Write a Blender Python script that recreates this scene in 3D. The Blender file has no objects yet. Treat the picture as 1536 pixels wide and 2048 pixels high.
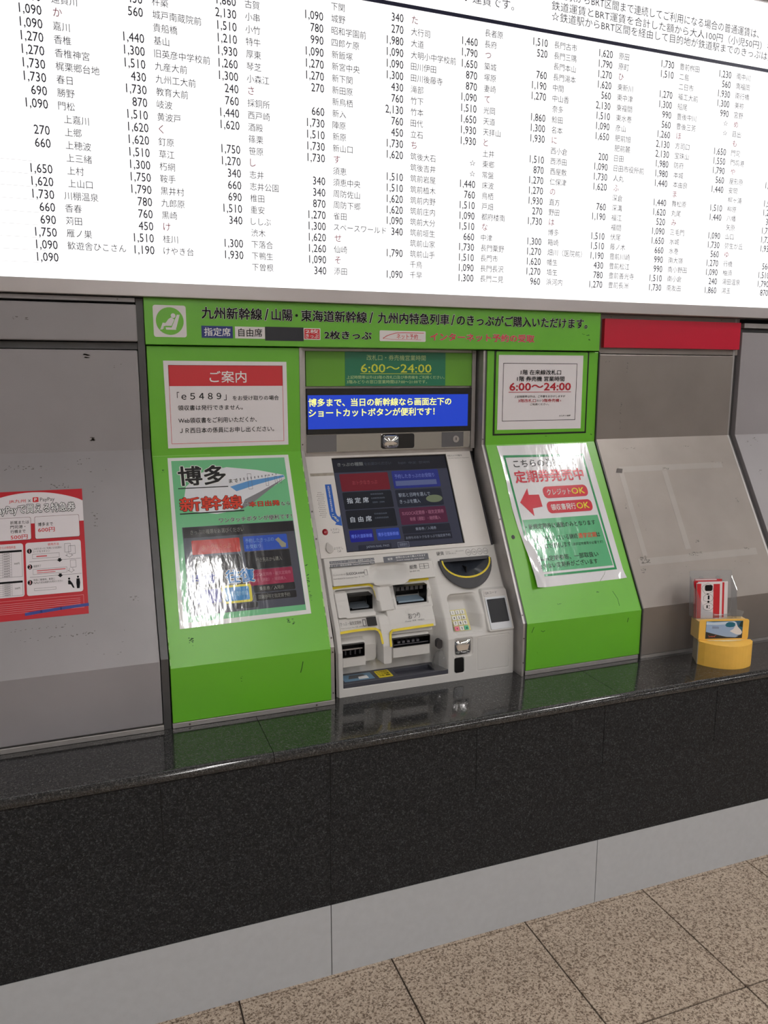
import bpy, bmesh, math, random
import numpy as np
from mathutils import Matrix, Vector

# ------------------------------------------------------------------ camera, world, lights, exposure
SC = bpy.context.scene
COL = SC.collection
cam_d = bpy.data.cameras.new('camera')
cam = bpy.data.objects.new('camera', cam_d)
COL.objects.link(cam)
SC.camera = cam
cam_d.sensor_fit = 'HORIZONTAL'
cam_d.sensor_width = 36.0
cam_d.lens = 36.0 * 1540 / 1536
cam_d.clip_start = 0.02
RX = (0.937275, -0.348590, -0.000439)      # camera right, in the world
UP = (0.059300, 0.158203, 0.985624)        # camera up
BK = (-0.343510, -0.923827, 0.168952)      # camera backward
m = Matrix((RX, UP, BK)).transposed().to_4x4()
m.translation = Vector((0, 0, 1.694))
cam.matrix_world = m

SC.view_settings.view_transform = 'Standard'
SC.view_settings.look = 'None'
SC.view_settings.gamma = 1.0
SC.view_settings.use_curve_mapping = False
SC.view_settings.exposure = 0.0

world = bpy.data.worlds.new('world')
SC.world = world
world.use_nodes = True
bgn = world.node_tree.nodes['Background']
bgn.inputs[0].default_value = (0.80, 0.80, 0.84, 1)
bgn.inputs[1].default_value = 0.16

LAMP_STRENGTH = 43.0
LAMP_ROWS = (-1.85, 0.62, 3.09, 5.56)      # lamp rows run away from the ticket wall, along Y
LAMP_Y = (1.27, 0.0, -1.27, -2.54, -3.81, -5.08)
LAMP_SIZE = (0.17, 0.62)
CEIL = 3.2
BOARD_STRENGTH = 1.12

# ------------------------------------------------------------------ materials
def lin(c):
    out = []
    for v in c[:3]:
        v = v / 255.0
        out.append(v / 12.92 if v <= 0.04045 else ((v + 0.055) / 1.055) ** 2.4)
    return (out[0], out[1], out[2], 1.0)

MATS = {}
def mat(name, col, rough=0.5, metal=0.0, coat=0.0, emit=None, estr=0.0, noise=0.0, nscale=20.0,
        bump=0.0, bscale=200.0, bdist=0.001, spec=0.5, stretch=None, rnoise=0.0, bdetail=2.0, crough=0.06):
    if name in MATS:
        return MATS[name]
    mt = bpy.data.materials.new(name)
    mt.use_nodes = True
    nt = mt.node_tree
    b = nt.nodes['Principled BSDF']
    b.inputs['Base Color'].default_value = lin(col)
    b.inputs['Roughness'].default_value = rough
    b.inputs['Metallic'].default_value = metal
    b.inputs['Coat Weight'].default_value = coat
    b.inputs['Coat Roughness'].default_value = crough
    b.inputs['Specular IOR Level'].default_value = spec
    if emit is not None:
        b.inputs['Emission Color'].default_value = lin(emit)
        b.inputs['Emission Strength'].default_value = estr
    tc = nt.nodes.new('ShaderNodeNewGeometry')
    mp = nt.nodes.new('ShaderNodeMapping')
    if stretch:
        mp.inputs['Scale'].default_value = stretch
    nt.links.new(tc.outputs['Position'], mp.inputs['Vector'])
    if noise > 0:
        n = nt.nodes.new('ShaderNodeTexNoise')
        n.inputs['Scale'].default_value = nscale
        n.inputs['Detail'].default_value = 6
        nt.links.new(mp.outputs[0], n.inputs['Vector'])
        r = nt.nodes.new('ShaderNodeMapRange')
        r.inputs['From Min'].default_value = 0.3
        r.inputs['From Max'].default_value = 0.7
        r.inputs['To Min'].default_value = 1 - noise
        r.inputs['To Max'].default_value = 1 + noise
        nt.links.new(n.outputs['Fac'], r.inputs['Value'])
        hs = nt.nodes.new('ShaderNodeHueSaturation')
        hs.inputs['Color'].default_value = lin(col)
        nt.links.new(r.outputs[0], hs.inputs['Value'])
        nt.links.new(hs.outputs[0], b.inputs['Base Color'])
    if rnoise > 0:
        n = nt.nodes.new('ShaderNodeTexNoise')
        n.inputs['Scale'].default_value = nscale * 0.6
        n.inputs['Detail'].default_value = 4
        nt.links.new(mp.outputs[0], n.inputs['Vector'])
        r = nt.nodes.new('ShaderNodeMapRange')
        r.inputs['To Min'].default_value = max(0.02, rough - rnoise)
        r.inputs['To Max'].default_value = rough + rnoise
        nt.links.new(n.outputs['Fac'], r.inputs['Value'])
        nt.links.new(r.outputs[0], b.inputs['Roughness'])
    if bump > 0:
        n = nt.nodes.new('ShaderNodeTexNoise')
        n.inputs['Scale'].default_value = bscale
        n.inputs['Detail'].default_value = bdetail
        nt.links.new(mp.outputs[0], n.inputs['Vector'])
        bp = nt.nodes.new('ShaderNodeBump')
        bp.inputs['Strength'].default_value = bump
        bp.inputs['Distance'].default_value = bdist
        nt.links.new(n.outputs['Fac'], bp.inputs['Height'])
        nt.links.new(bp.outputs[0], b.inputs['Normal'])
        if coat > 0:
            nt.links.new(bp.outputs[0], b.inputs['Coat Normal'])
    MATS[name] = mt
    return mt

def speckle(name, cols, scales, rough, coat=0.0, bump=0.0, rnoise=0.0, spec=0.5):
    """stone with grains: voronoi cells coloured through a ramp, finer noise over it"""
    mt = bpy.data.materials.new(name)
    mt.use_nodes = True
    nt = mt.node_tree
    b = nt.nodes['Principled BSDF']
    b.inputs['Roughness'].default_value = rough
    b.inputs['Coat Weight'].default_value = coat
    b.inputs['Coat Roughness'].default_value = 0.05
    b.inputs['Specular IOR Level'].default_value = spec
    g = nt.nodes.new('ShaderNodeNewGeometry')
    wn = nt.nodes.new('ShaderNodeTexNoise')
    wn.inputs['Scale'].default_value = scales[0] * 0.7
    nt.links.new(g.outputs['Position'], wn.inputs['Vector'])
    mx = nt.nodes.new('ShaderNodeVectorMath'); mx.operation = 'MULTIPLY_ADD'
    mx.inputs[1].default_value = (0.012, 0.012, 0.012)
    nt.links.new(wn.outputs['Color'], mx.inputs[0])
    nt.links.new(g.outputs['Position'], mx.inputs[2])
    v = nt.nodes.new('ShaderNodeTexVoronoi')
    v.inputs['Scale'].default_value = scales[0]
    nt.links.new(mx.outputs[0], v.inputs['Vector'])
    sep = nt.nodes.new('ShaderNodeSeparateColor')
    nt.links.new(v.outputs['Color'], sep.inputs[0])
    n2 = nt.nodes.new('ShaderNodeTexNoise')
    n2.inputs['Scale'].default_value = scales[1]
    n2.inputs['Detail'].default_value = 5
    nt.links.new(g.outputs['Position'], n2.inputs['Vector'])
    md = nt.nodes.new('ShaderNodeMix')
    md.data_type = 'FLOAT'
    md.inputs[0].default_value = 0.35
    nt.links.new(sep.outputs[0], md.inputs[2])
    nt.links.new(n2.outputs['Fac'], md.inputs[3])
    cr = nt.nodes.new('ShaderNodeValToRGB')
    cr.color_ramp.elements[0].position = cols[0][0]
    cr.color_ramp.elements[0].color = lin(cols[0][1])
    cr.color_ramp.elements[1].position = cols[-1][0]
    cr.color_ramp.elements[1].color = lin(cols[-1][1])
    for p, c in cols[1:-1]:
        e = cr.color_ramp.elements.new(p)
        e.color = lin(c)
    nt.links.new(md.outputs[0], cr.inputs[0])
    nt.links.new(cr.outputs[0], b.inputs['Base Color'])
    if bump:
        bp = nt.nodes.new('ShaderNodeBump')
        bp.inputs['Strength'].default_value = bump
        bp.inputs['Distance'].default_value = 0.001
        nt.links.new(n2.outputs['Fac'], bp.inputs['Height'])
        nt.links.new(bp.outputs[0], b.inputs['Normal'])
    if rnoise:
        r = nt.nodes.new('ShaderNodeMapRange')
        r.inputs['To Min'].default_value = max(0.03, rough - rnoise)
        r.inputs['To Max'].default_value = rough + rnoise
        nt.links.new(n2.outputs['Fac'], r.inputs['Value'])
        nt.links.new(r.outputs[0], b.inputs['Roughness'])
    MATS[name] = mt
    return mt

def clear(name, tint=(255, 255, 255), fac=0.12, rough=0.05, milky=0.0):
    """thin clear plastic: mostly see-through, glossy by Fresnel, slightly milky"""
    mt = bpy.data.materials.new(name)
    mt.use_nodes = True
    nt = mt.node_tree
    for n in list(nt.nodes):
        nt.nodes.remove(n)
    o = nt.nodes.new('ShaderNodeOutputMaterial')
    t = nt.nodes.new('ShaderNodeBsdfTransparent'); t.inputs[0].default_value = lin(tint)
    d = nt.nodes.new('ShaderNodeBsdfDiffuse'); d.inputs[0].default_value = (0.8, 0.8, 0.8, 1)
    gl = nt.nodes.new('ShaderNodeBsdfGlossy'); gl.inputs['Roughness'].default_value = rough
    f = nt.nodes.new('ShaderNodeLayerWeight'); f.inputs[0].default_value = fac * 2.2
    m1 = nt.nodes.new('ShaderNodeMixShader'); m1.inputs[0].default_value = milky
    m2 = nt.nodes.new('ShaderNodeMixShader')
    nt.links.new(t.outputs[0], m1.inputs[1]); nt.links.new(d.outputs[0], m1.inputs[2])
    nt.links.new(f.outputs['Facing'], m2.inputs[0])
    nt.links.new(m1.outputs[0], m2.inputs[1]); nt.links.new(gl.outputs[0], m2.inputs[2])
    nt.links.new(m2.outputs[0], o.inputs[0])
    MATS[name] = mt
    return mt

granite = speckle('dark_granite', [(0.15, (10, 11, 13)), (0.5, (25, 27, 30)), (0.72, (46, 48, 51)), (0.95, (92, 94, 97))], (330, 760), 0.5, rnoise=0.05, spec=.3)
granite_top = speckle('dark_granite_polished', [(0.15, (20, 20, 21)), (0.5, (40, 40, 41)), (0.75, (66, 66, 66)), (0.95, (112, 111, 108))], (380, 900), 0.12, coat=0.3, rnoise=0.03)
kick_stone = mat('white_stone', (184, 187, 191), 0.5, noise=0.03, nscale=45)
floor_stone = speckle('floor_granite', [(0.05, (70, 56, 46)), (0.30, (116, 98, 82)), (0.44, (174, 156, 138)), (0.85, (198, 183, 165))], (250, 640), 0.42)
grout = mat('dark_grout', (62, 52, 44), 0.9)
green = mat('green_paint', (100, 180, 34), 0.36, coat=0.35, crough=0.32, noise=0.03, nscale=8, bump=0.05, bscale=300, bdist=0.0005)
grey_paint = mat('warm_grey_panel', (145, 141, 144), 0.40, coat=0.3, crough=0.32, noise=0.05, nscale=6, bump=0.05, bscale=300, bdist=0.0005)
steel = mat('brushed_steel', (142, 134, 129), 0.42, metal=0.55, noise=0.07, nscale=7, rnoise=0.08)
steel_frame = mat('steel_frame', (172, 168, 166), 0.35, metal=0.6, noise=0.06, nscale=30)
mirror_steel = mat('polished_steel', (188, 186, 184), 0.12, metal=1.0)
chrome = mat('chrome', (230, 230, 230), 0.03, metal=1.0)
dark_rail = mat('dark_grey_rail', (78, 77, 78), 0.4, metal=0.3, noise=0.15, nscale=12)
black_gap = mat('black_recess', (14, 14, 16), 0.7)
alu = mat('board_aluminium', (186, 180, 180), 0.36, metal=0.5, noise=0.04, nscale=5)
red_paint = mat('red_panel', (190, 16, 48), 0.3, coat=0.2)
machine_white = mat('machine_light_grey', (205, 203, 200), 0.42, noise=0.015, nscale=10)
machine_panel = mat('machine_off_white', (214, 210, 206), 0.38, noise=0.015, nscale=10)
dark_plastic = mat('dark_grey_plastic', (44, 44, 49), 0.45)
tray_plastic = mat('tray_plastic', (66, 67, 76), 0.35)
slot_black = mat('slot_black', (12, 12, 14), 0.35)
yellow = mat('yellow_line', (228, 206, 46), 0.5)
ink = mat('ink', (13, 13, 16), 0.7, spec=.2)
ink_grey = mat('ink_grey', (88, 88, 90), 0.5)
grey_label = mat('grey_label', (98, 100, 108), 0.45)
white_ink = mat('white_ink', (232, 232, 232), 0.5)
red_ink = mat('red_ink', (205, 40, 48), 0.45)
icon_white = mat('icon_white', (222, 218, 218), 0.4)
paper = mat('white_paper', (226, 222, 226), 0.4, coat=0.25)
screw_mat = mat('screw_metal', (120, 115, 110), 0.35, metal=0.8)
scuff_mat = mat('scuff_dark', (96, 90, 88), 0.6)
scuff_green = mat('scuff_green', (40, 88, 22), 0.6)
chip_white = mat('chipped_paint', (214, 214, 206), 0.5)
residue = mat('tape_residue', (150, 143, 138), 0.44, metal=0.54, noise=.07, nscale=7)
cardboard_y = mat('yellow_card', (238, 188, 84), 0.5, noise=0.03, nscale=30)
cardboard_b = mat('beige_card', (214, 180, 120), 0.6)
cardboard_w = mat('grey_card', (170, 160, 145), 0.6)
acrylic = clear('clear_acrylic', (246, 248, 250), 0.10, 0.04, 0.05)
shutter_clear = clear('smoky_clear', (205, 205, 205), 0.14, 0.05, 0.12)
lam = dict(stretch=(1.7, .6, .6), rough=0.16, coat=1.0, bump=0.24, bscale=20, bdist=0.004, bdetail=3.0)
def pm(name, col, **k):
    """print under a wrinkled laminate film"""
    a = dict(lam); a.update(k)
    return mat('laminated_' + name, col, **a)
def emi(name, col, s=1.0, rough=0.12, coat=0.3):
    return mat('screen_' + name, (6, 6, 8), rough, emit=col, estr=s, coat=coat)

# ------------------------------------------------------------------ planes: a point is (x, height z, w outward)
class ZP:
    def __init__(self, y0, z0, y1=None, z1=None):
        self.y0, self.z0 = y0, z0
        self.k = 0.0 if y1 is None else (y1 - y0) / (z1 - z0)
        L = math.sqrt(1 + self.k * self.k)
        self.n = (0.0, -1.0 / L, self.k / L)          # outward, towards the hall
    def P(self, x, z, w=0.0):
        return (x, self.y0 + (z - self.z0) * self.k + self.n[1] * w, z + self.n[2] * w)

class FP:
    """free upright plane: origin, horizontal direction d, outward normal n; x runs along d"""
    def __init__(self, o, d, n, lean=0.0):
        self.o, self.d, self.n3, self.lean = o, d, n, lean
    def P(self, x, z, w=0.0):
        w2 = w - (z - self.o[2]) * self.lean
        return (self.o[0] + self.d[0] * x + self.n3[0] * w2, self.o[1] + self.d[1] * x + self.n3[1] * w2, z)

HEAD = ZP(2.43, 0)
UPF = ZP(2.45, 0)
SLOPE = ZP(2.45, 1.465, 2.13, 0.897)
APRON = ZP(2.13, 0)
LSLOPE = ZP(2.43, 1.487, 2.13, 0.92)
DISP = ZP(2.505, 0)
MS = ZP(2.515, 1.452, 2.335, 1.135)
M2 = ZP(2.335, 1.135, 2.27, 1.02)
M3 = ZP(2.27, 1.02, 2.205, 0.925)
M4 = ZP(2.205, 0.925, 2.178, 0.86)
M5 = ZP(2.178, 0.86, 2.172, 0.717)
BOARD = ZP(2.415, 0)

# ------------------------------------------------------------------ mesh builder
class MB:
    def __init__(self):
        self.v = []; self.f = []
    def add(self, vs, fs):
        o = len(self.v)
        self.v.extend([tuple(p) for p in vs])
        self.f.extend([tuple(o + i for i in f) for f in fs])
        return self
    def wbox(self, x0, y0, z0, x1, y1, z1):
        return self.add([(x0, y0, z0), (x1, y0, z0), (x1, y1, z0), (x0, y1, z0), (x0, y0, z1), (x1, y0, z1), (x1, y1, z1), (x0, y1, z1)],
                        [(0, 3, 2, 1), (4, 5, 6, 7), (0, 1, 5, 4), (1, 2, 6, 5), (2, 3, 7, 6), (3, 0, 4, 7)])
    def prism(self, pl, pts, w0, w1):
        """closed outline pts (x,z) on plane pl, from depth w0 to w1 (w1 outward)"""
        n = len(pts)
        vs = [pl.P(x, z, w0) for x, z in pts] + [pl.P(x, z, w1) for x, z in pts]
        fs = [tuple(range(n, 2 * n)), tuple(range(n - 1, -1, -1))]
        for i in range(n):
            j = (i + 1) % n
            fs.append((i, j, n + j, n + i))
        return self.add(vs, fs)
    def plate(self, pl, x0, z0, x1, z1, w0, w1):
        return self.prism(pl, [(x0, z0), (x1, z0), (x1, z1), (x0, z1)], w0, w1)
    def frame(self, pl, x0, z0, x1, z1, t, w0, w1):
        self.plate(pl, x0, z0, x1, z0 + t, w0, w1); self.plate(pl, x0, z1 - t, x1, z1, w0, w1)
        self.plate(pl, x0, z0 + t, x0 + t, z1 - t, w0, w1); self.plate(pl, x1 - t, z0 + t, x1, z1 - t, w0, w1)
        return self
    def ext(self, prof, x0, x1):
        """closed profile (y,z) pushed along X"""
        n = len(prof)
        vs = [(x0, y, z) for y, z in prof] + [(x1, y, z) for y, z in prof]
        fs = [tuple(range(n)), tuple(range(2 * n - 1, n - 1, -1))]
        for i in range(n):
            j = (i + 1) % n
            fs.append((i, n + i, n + j, j))
        return self.add(vs, fs)
    def line(self, pl, pts, t, w0, w1):
        """ribbon of width t along pts"""
        for (a, b), (c, d) in zip(pts, pts[1:]):
            L = math.hypot(c - a, d - b) or 1
            nx, nz = -(d - b) / L * t / 2, (c - a) / L * t / 2
            ex, ez = (c - a) / L * t * 0.3, (d - b) / L * t * 0.3
            self.prism(pl, [(a + nx - ex, b + nz - ez), (a - nx - ex, b - nz - ez), (c - nx + ex, d - nz + ez), (c + nx + ex, d + nz + ez)], w0, w1)
        return self
    def build(self, name, m, parent=None, smooth=False, bevel=0.0):
        me = bpy.data.meshes.new(name)
        me.from_pydata(self.v, [], self.f)
        me.materials.append(m)
        o = bpy.data.objects.new(name, me)
        COL.objects.link(o)
        bm = bmesh.new(); bm.from_mesh(me)
        if len(bm.faces) < 6000:
            bmesh.ops.recalc_face_normals(bm, faces=bm.faces)
        bm.to_mesh(me); bm.free()
        if smooth:
            me.shade_smooth()
        if bevel:
            bv = o.modifiers.new('bevel', 'BEVEL'); bv.width = bevel; bv.segments = 2; bv.limit_method = 'ANGLE'
        if parent is not None:
            o.parent = parent
            o.matrix_parent_inverse = Matrix.Translation(-parent.location)
        return o

def rr(x0, z0, x1, z1, r, n=5):
    pts = []
    for cx, cz, a0 in ((x1 - r, z0 + r, -90), (x1 - r, z1 - r, 0), (x0 + r, z1 - r, 90), (x0 + r, z0 + r, 180)):
        for i in range(n + 1):
            a = math.radians(a0 + 90 * i / n)
            pts.append((cx + r * math.cos(a), cz + r * math.sin(a)))
    return pts
def circ(cx, cz, r, n=24, rz=None):
    rz = rz or r
    return [(cx + r * math.cos(2 * math.pi * i / n), cz + rz * math.sin(2 * math.pi * i / n)) for i in range(n)]

def thing(name, label, cat, loc, group=None):
    o = bpy.data.objects.new(name, None)
    COL.objects.link(o)
    o.location = loc
    o.empty_display_size = 0.05
    o['label'] = label; o['category'] = cat
    if group: o['group'] = group
    return o
def tag(o, label, cat, group=None):
    o['label'] = label; o['category'] = cat
    if group: o['group'] = group
    return o
def struct(o):
    o['kind'] = 'structure'
    return o
STUFF_NAMES = ('fare_lettering', 'station_lettering', 'index_lettering', 'rule_lines')
def part(mb, name, m, parent, label=None, **k):
    o = mb.build(name, m, parent, **k)
    if name in STUFF_NAMES: o['kind'] = 'stuff'
    if label: o['label'] = label
    return o

# ------------------------------------------------------------------ lettering
_tc = {}
def _glyph_mesh(s):
    if s in _tc: return _tc[s]
    cu = bpy.data.curves.new('t', 'FONT')
    cu.body = s
    cu.size = 1.0
    cu.resolution_u = 2
    ob = bpy.data.objects.new('t', cu)
    COL.objects.link(ob)
    dg = bpy.context.evaluated_depsgraph_get()
    me = bpy.data.meshes.new_from_object(ob.evaluated_get(dg))
    co = np.empty(len(me.vertices) * 3)
    me.vertices.foreach_get('co', co)
    co = co.reshape(-1, 3)
    fs = [tuple(p.vertices) for p in me.polygons]
    bpy.data.meshes.remove(me)
    bpy.data.objects.remove(ob); bpy.data.curves.remove(cu)
    _tc[s] = (co, fs)
    return _tc[s]

def glyphs(s, bold):
    """bolder letters are drawn over themselves, shifted all round by the stroke's extra half width"""
    co, fs = _glyph_mesh(s)
    if bold < 0.005 or len(co) == 0: return co, fs
    n = 4 if bold < 0.03 else 8
    vs, ff = [], []
    for k in range(n):
        a = math.pi / 4 + 2 * math.pi * k / n
        o = len(co) * k
        vs.append(co + np.array([bold * 1.15 * math.cos(a), bold * 1.15 * math.sin(a), 4e-5 * k]))
        ff.extend([tuple(o + i for i in f) for f in fs])
    return np.concatenate(vs), ff

def txt(mb, s, pl, x0, z0, x1, z1, w=0.0012, bold=0.012, ref=None):
    """letters stretched to the box x0..x1, z0..z1 on plane pl; ref = boldness whose outline sets the fit"""
    co, fs = glyphs(s, bold)
    if len(co) == 0: return mb
    rc = co if ref is None else glyphs(s, ref)[0]
    a, b = rc[:, :2].min(0), rc[:, :2].max(0)
    sx, sz = (x1 - x0) / (b[0] - a[0]), (z1 - z0) / max(b[1] - a[1], 1e-6)
    return mb.add([pl.P(x0 + (p[0] - a[0]) * sx, z0 + (p[1] - a[1]) * sz, w + p[2]) for p in co], fs)

def txt2(mb, s, pl, x, zbase, size, sx=1.0, align='L', w=0.0012, bold=0.0):
    """letters at a set size; zbase is the baseline"""
    co, fs = glyphs(s, bold)
    if len(co) == 0: return mb
    lo, hi = co[:, 0].min(), co[:, 0].max()
    off = {'L': -lo, 'R': -hi, 'C': -(lo + hi) / 2}[align]
    return mb.add([pl.P(x + (p[0] + off) * size * sx, zbase + p[1] * size, w + p[2]) for p in co], fs)

def scuffs(mb, pl, cx, cz, sx, sz, n, seed, size=0.003, w=0.0006):
    r = random.Random(seed)
    for _ in range(n):
        x, z = cx + r.uniform(-sx, sx), cz + r.uniform(-sz, sz)
        a, b = size * r.uniform(0.4, 1.8), size * r.uniform(0.2, 0.7)
        k = r.randint(5, 8)
        pts = [(x + a * math.cos(2 * math.pi * i / k) * r.uniform(0.5, 1.1), z + b * math.sin(2 * math.pi * i / k) * r.uniform(0.5, 1.1)) for i in range(k)]
        mb.add([pl.P(p[0], p[1], w) for p in pts], [tuple(range(k))])
    return mb

def screws(pl, spots, parent, r=0.0035):
    for x, z, w in spots:
        b = MB()
        b.prism(pl, circ(x, z, r, 12), w, w + 0.0012)
        s = part(b, 'screw', screw_mat, parent)
        c = MB()
        c.plate(pl, x - r * .6, z - r * .13, x + r * .6, z + r * .13, w + .0012, w + .0015)
        c.plate(pl, x - r * .13, z - r * .6, x + r * .13, z + r * .6, w + .0012, w + .0015)
        part(c, 'cross_slot', slot_black, s)

# ================================================================== SETTING
fl = struct(MB().wbox(-4.5, -6, -0.06, 7.5, 1.95, -0.004).build('floor', grout))
TP, TQ = 0.452, 0.4395
tile_cache = {}
for j in range(-1, 6):
    for i in range(-5, 12):
        x0 = 0.276 + TP * (i - 1) + 0.0026; x1 = x0 + TP - 0.0052
        if j == -1: y0, y1 = 1.8845, 1.8975
        else: y1 = 1.8815 - TQ * j; y0 = y1 - TQ + 0.0052
        kk = 'edge' if j == -1 else 'tile'
        if kk not in tile_cache:
            b = MB()
            b.wbox(0, 0, -0.02, x1 - x0, y1 - y0, 0)
            o = b.build('tile', floor_stone, fl)
            tile_cache[kk] = o.data
        else:
            o = bpy.data.objects.new('tile', tile_cache[kk]); COL.objects.link(o); o.parent = fl
        o.location = (x0, y0, 0.0)
struct(MB().wbox(-4.5, -6, -0.0045, 7.5, 1.8815 - TQ * 6, -0.0005).build('floor_beyond', floor_stone))
bpy.data.objects['floor_beyond'].name = 'floor.001'

struct(MB().wbox(-4.5, -6, CEIL, 7.5, 2.7, CEIL + 0.05).build('ceiling', mat('ceiling_white', (205, 205, 205), 0.8)))

wf = struct(MB().wbox(-4.0, 1.8985, 0, 6.0, 2.58, 0.682).build('wall_front', mat('joint_dark', (34, 34, 34), .7)))
def slabs(z0, z1, pitch, start, m, name, y=1.896, gap=0.0012, lo=-3.0, hi=5.6):
    x = start - math.ceil((start - lo) / pitch) * pitch
    while x < hi:
        b = MB().wbox(x + gap, y, z0, x + pitch - gap, 1.8984, z1)
        part(b, name, m, wf)
        x += pitch
slabs(0.4905, 0.684, 0.4494, 0.0975, granite, 'granite_panel', gap=0.0011)
slabs(0.2245, 0.4895, 0.8988, 0.544, granite, 'granite_panel', gap=0.0005)
slabs(0.0, 0.2235, 0.8988, 0.544, kick_stone, 'kick_panel', gap=0.0012, y=1.8955)

struct(MB().wbox(-4.5, -6.1, 0, 7.5, -6, CEIL).build('wall_opposite', mat('opposite_wall', (190, 186, 178), 0.6)))
wu = struct(MB().wbox(-4.0, 2.56, 0.70, 6.0, 2.66, 1.975).build('wall_back', black_gap))
struct(MB().wbox(-4.0, 2.50, 1.975, 6.0, 2.66, CEIL).build('wall_upper', mat('upper_wall', (190, 188, 186), 0.6)))

# granite counter ledge with a rounded front edge
ct = thing('counter', 'dark polished granite counter ledge running under all the machines and cabinets', 'counter', (0.9, 2.2, 0.684))
prof = [(2.56, 0.6845), (2.56, 0.717)]
for i in range(0, 17):
    a = math.radians(90 + 180 * i / 16)
    prof.append((1.900 + 0.016 * math.cos(a), 0.7008 + 0.0162 * math.sin(a)))
for x0 in (-2.94, -1.83, -0.72, 0.39, 1.50, 2.61, 3.72):
    part(MB().ext(prof, x0 + 0.0008, x0 + 1.11 - 0.0008), 'counter_slab', granite_top, ct, smooth=True).data.set_sharp_from_angle(angle=math.radians(25))

# ceiling lamps (outside the frame, but they light the hall and show in every gloss)
lamp_glow = mat('lamp_diffuser', (240, 240, 240), 0.5, emit=(255, 252, 250), estr=LAMP_STRENGTH)
lamp_body = mat('lamp_body', (220, 220, 220), 0.5)
proto = None
for xi, X in enumerate(LAMP_ROWS):
    for Y in LAMP_Y:
        if Y > 1 and X < 1: continue      # the first lamp of the left rows is missing
        if proto is None:
            proto = thing('ceiling_light', 'rectangular white ceiling lamp in the rows over the hall', 'light', (X, Y, CEIL), 'ceiling lamps in rows')
            sx, sy = LAMP_SIZE[0] / 2, LAMP_SIZE[1] / 2
            b = MB()
            for (a, c, d, e) in ((-sx - .02, -sy - .02, sx + .02, -sy), (-sx - .02, sy, sx + .02, sy + .02), (-sx - .02, -sy, -sx, sy), (sx, -sy, sx + .02, sy)):
                b.wbox(a, c, -0.03, d, e, 0.0)
            hs = b.build('housing', lamp_body); hs.parent = proto
            df = MB().wbox(-sx, -sy, -0.02, sx, sy, -0.004).build('diffuser', lamp_glow); df.parent = proto
            parts0 = [hs, df]
        else:
            t = proto.copy(); COL.objects.link(t); t.location = (X, Y, CEIL)
            for p in parts0:
                q = p.copy(); COL.objects.link(q); q.parent = t

# ================================================================== FARE BOARD
fb = thing('fare_board', 'long backlit white fare board of station names above all machines', 'fare board', (1.1, 2.42, 1.93))
FX0, FX1, FZ1 = -1.6, 3.3, 3.056
glow = mat('board_light_panel', (200, 200, 200), 0.5, emit=(255, 255, 255), estr=BOARD_STRENGTH)
part(MB().plate(BOARD, FX0, 1.972, FX1, FZ1, -0.012, 0.0), 'light_panel', glow, fb)
b = MB()
b.plate(BOARD, FX0 - 0.04, 1.934, FX1 + 0.04, 1.974, -0.085, 0.008)
b.plate(BOARD, FX0 - 0.04, FZ1, FX1 + 0.04, FZ1 + 0.04, -0.085, 0.008)
b.plate(BOARD, FX0 - 0.04, 1.974, FX0, FZ1, -0.085, 0.008)
b.plate(BOARD, FX1, 1.974, FX1 + 0.04, FZ1, -0.085, 0.008)
part(b, 'board_frame', alu, fb, bevel=0.0015)
part(MB().plate(BOARD, FX0, 2.824, FX1, 2.835, 0.0, 0.002), 'divider_line', mat('navy_line', (28, 32, 72), 0.4), fb)
b = MB()
for k in range(0, 9):
    z = 2.0155 + 0.0331 * k
    b.plate(BOARD, FX0, z, -0.07 - 0.02 * (k % 3), z + 0.0006, 0, 0.0006)
part(b, 'rule_lines', mat('pale_rule', (190, 190, 205), 0.5), fb)

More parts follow.
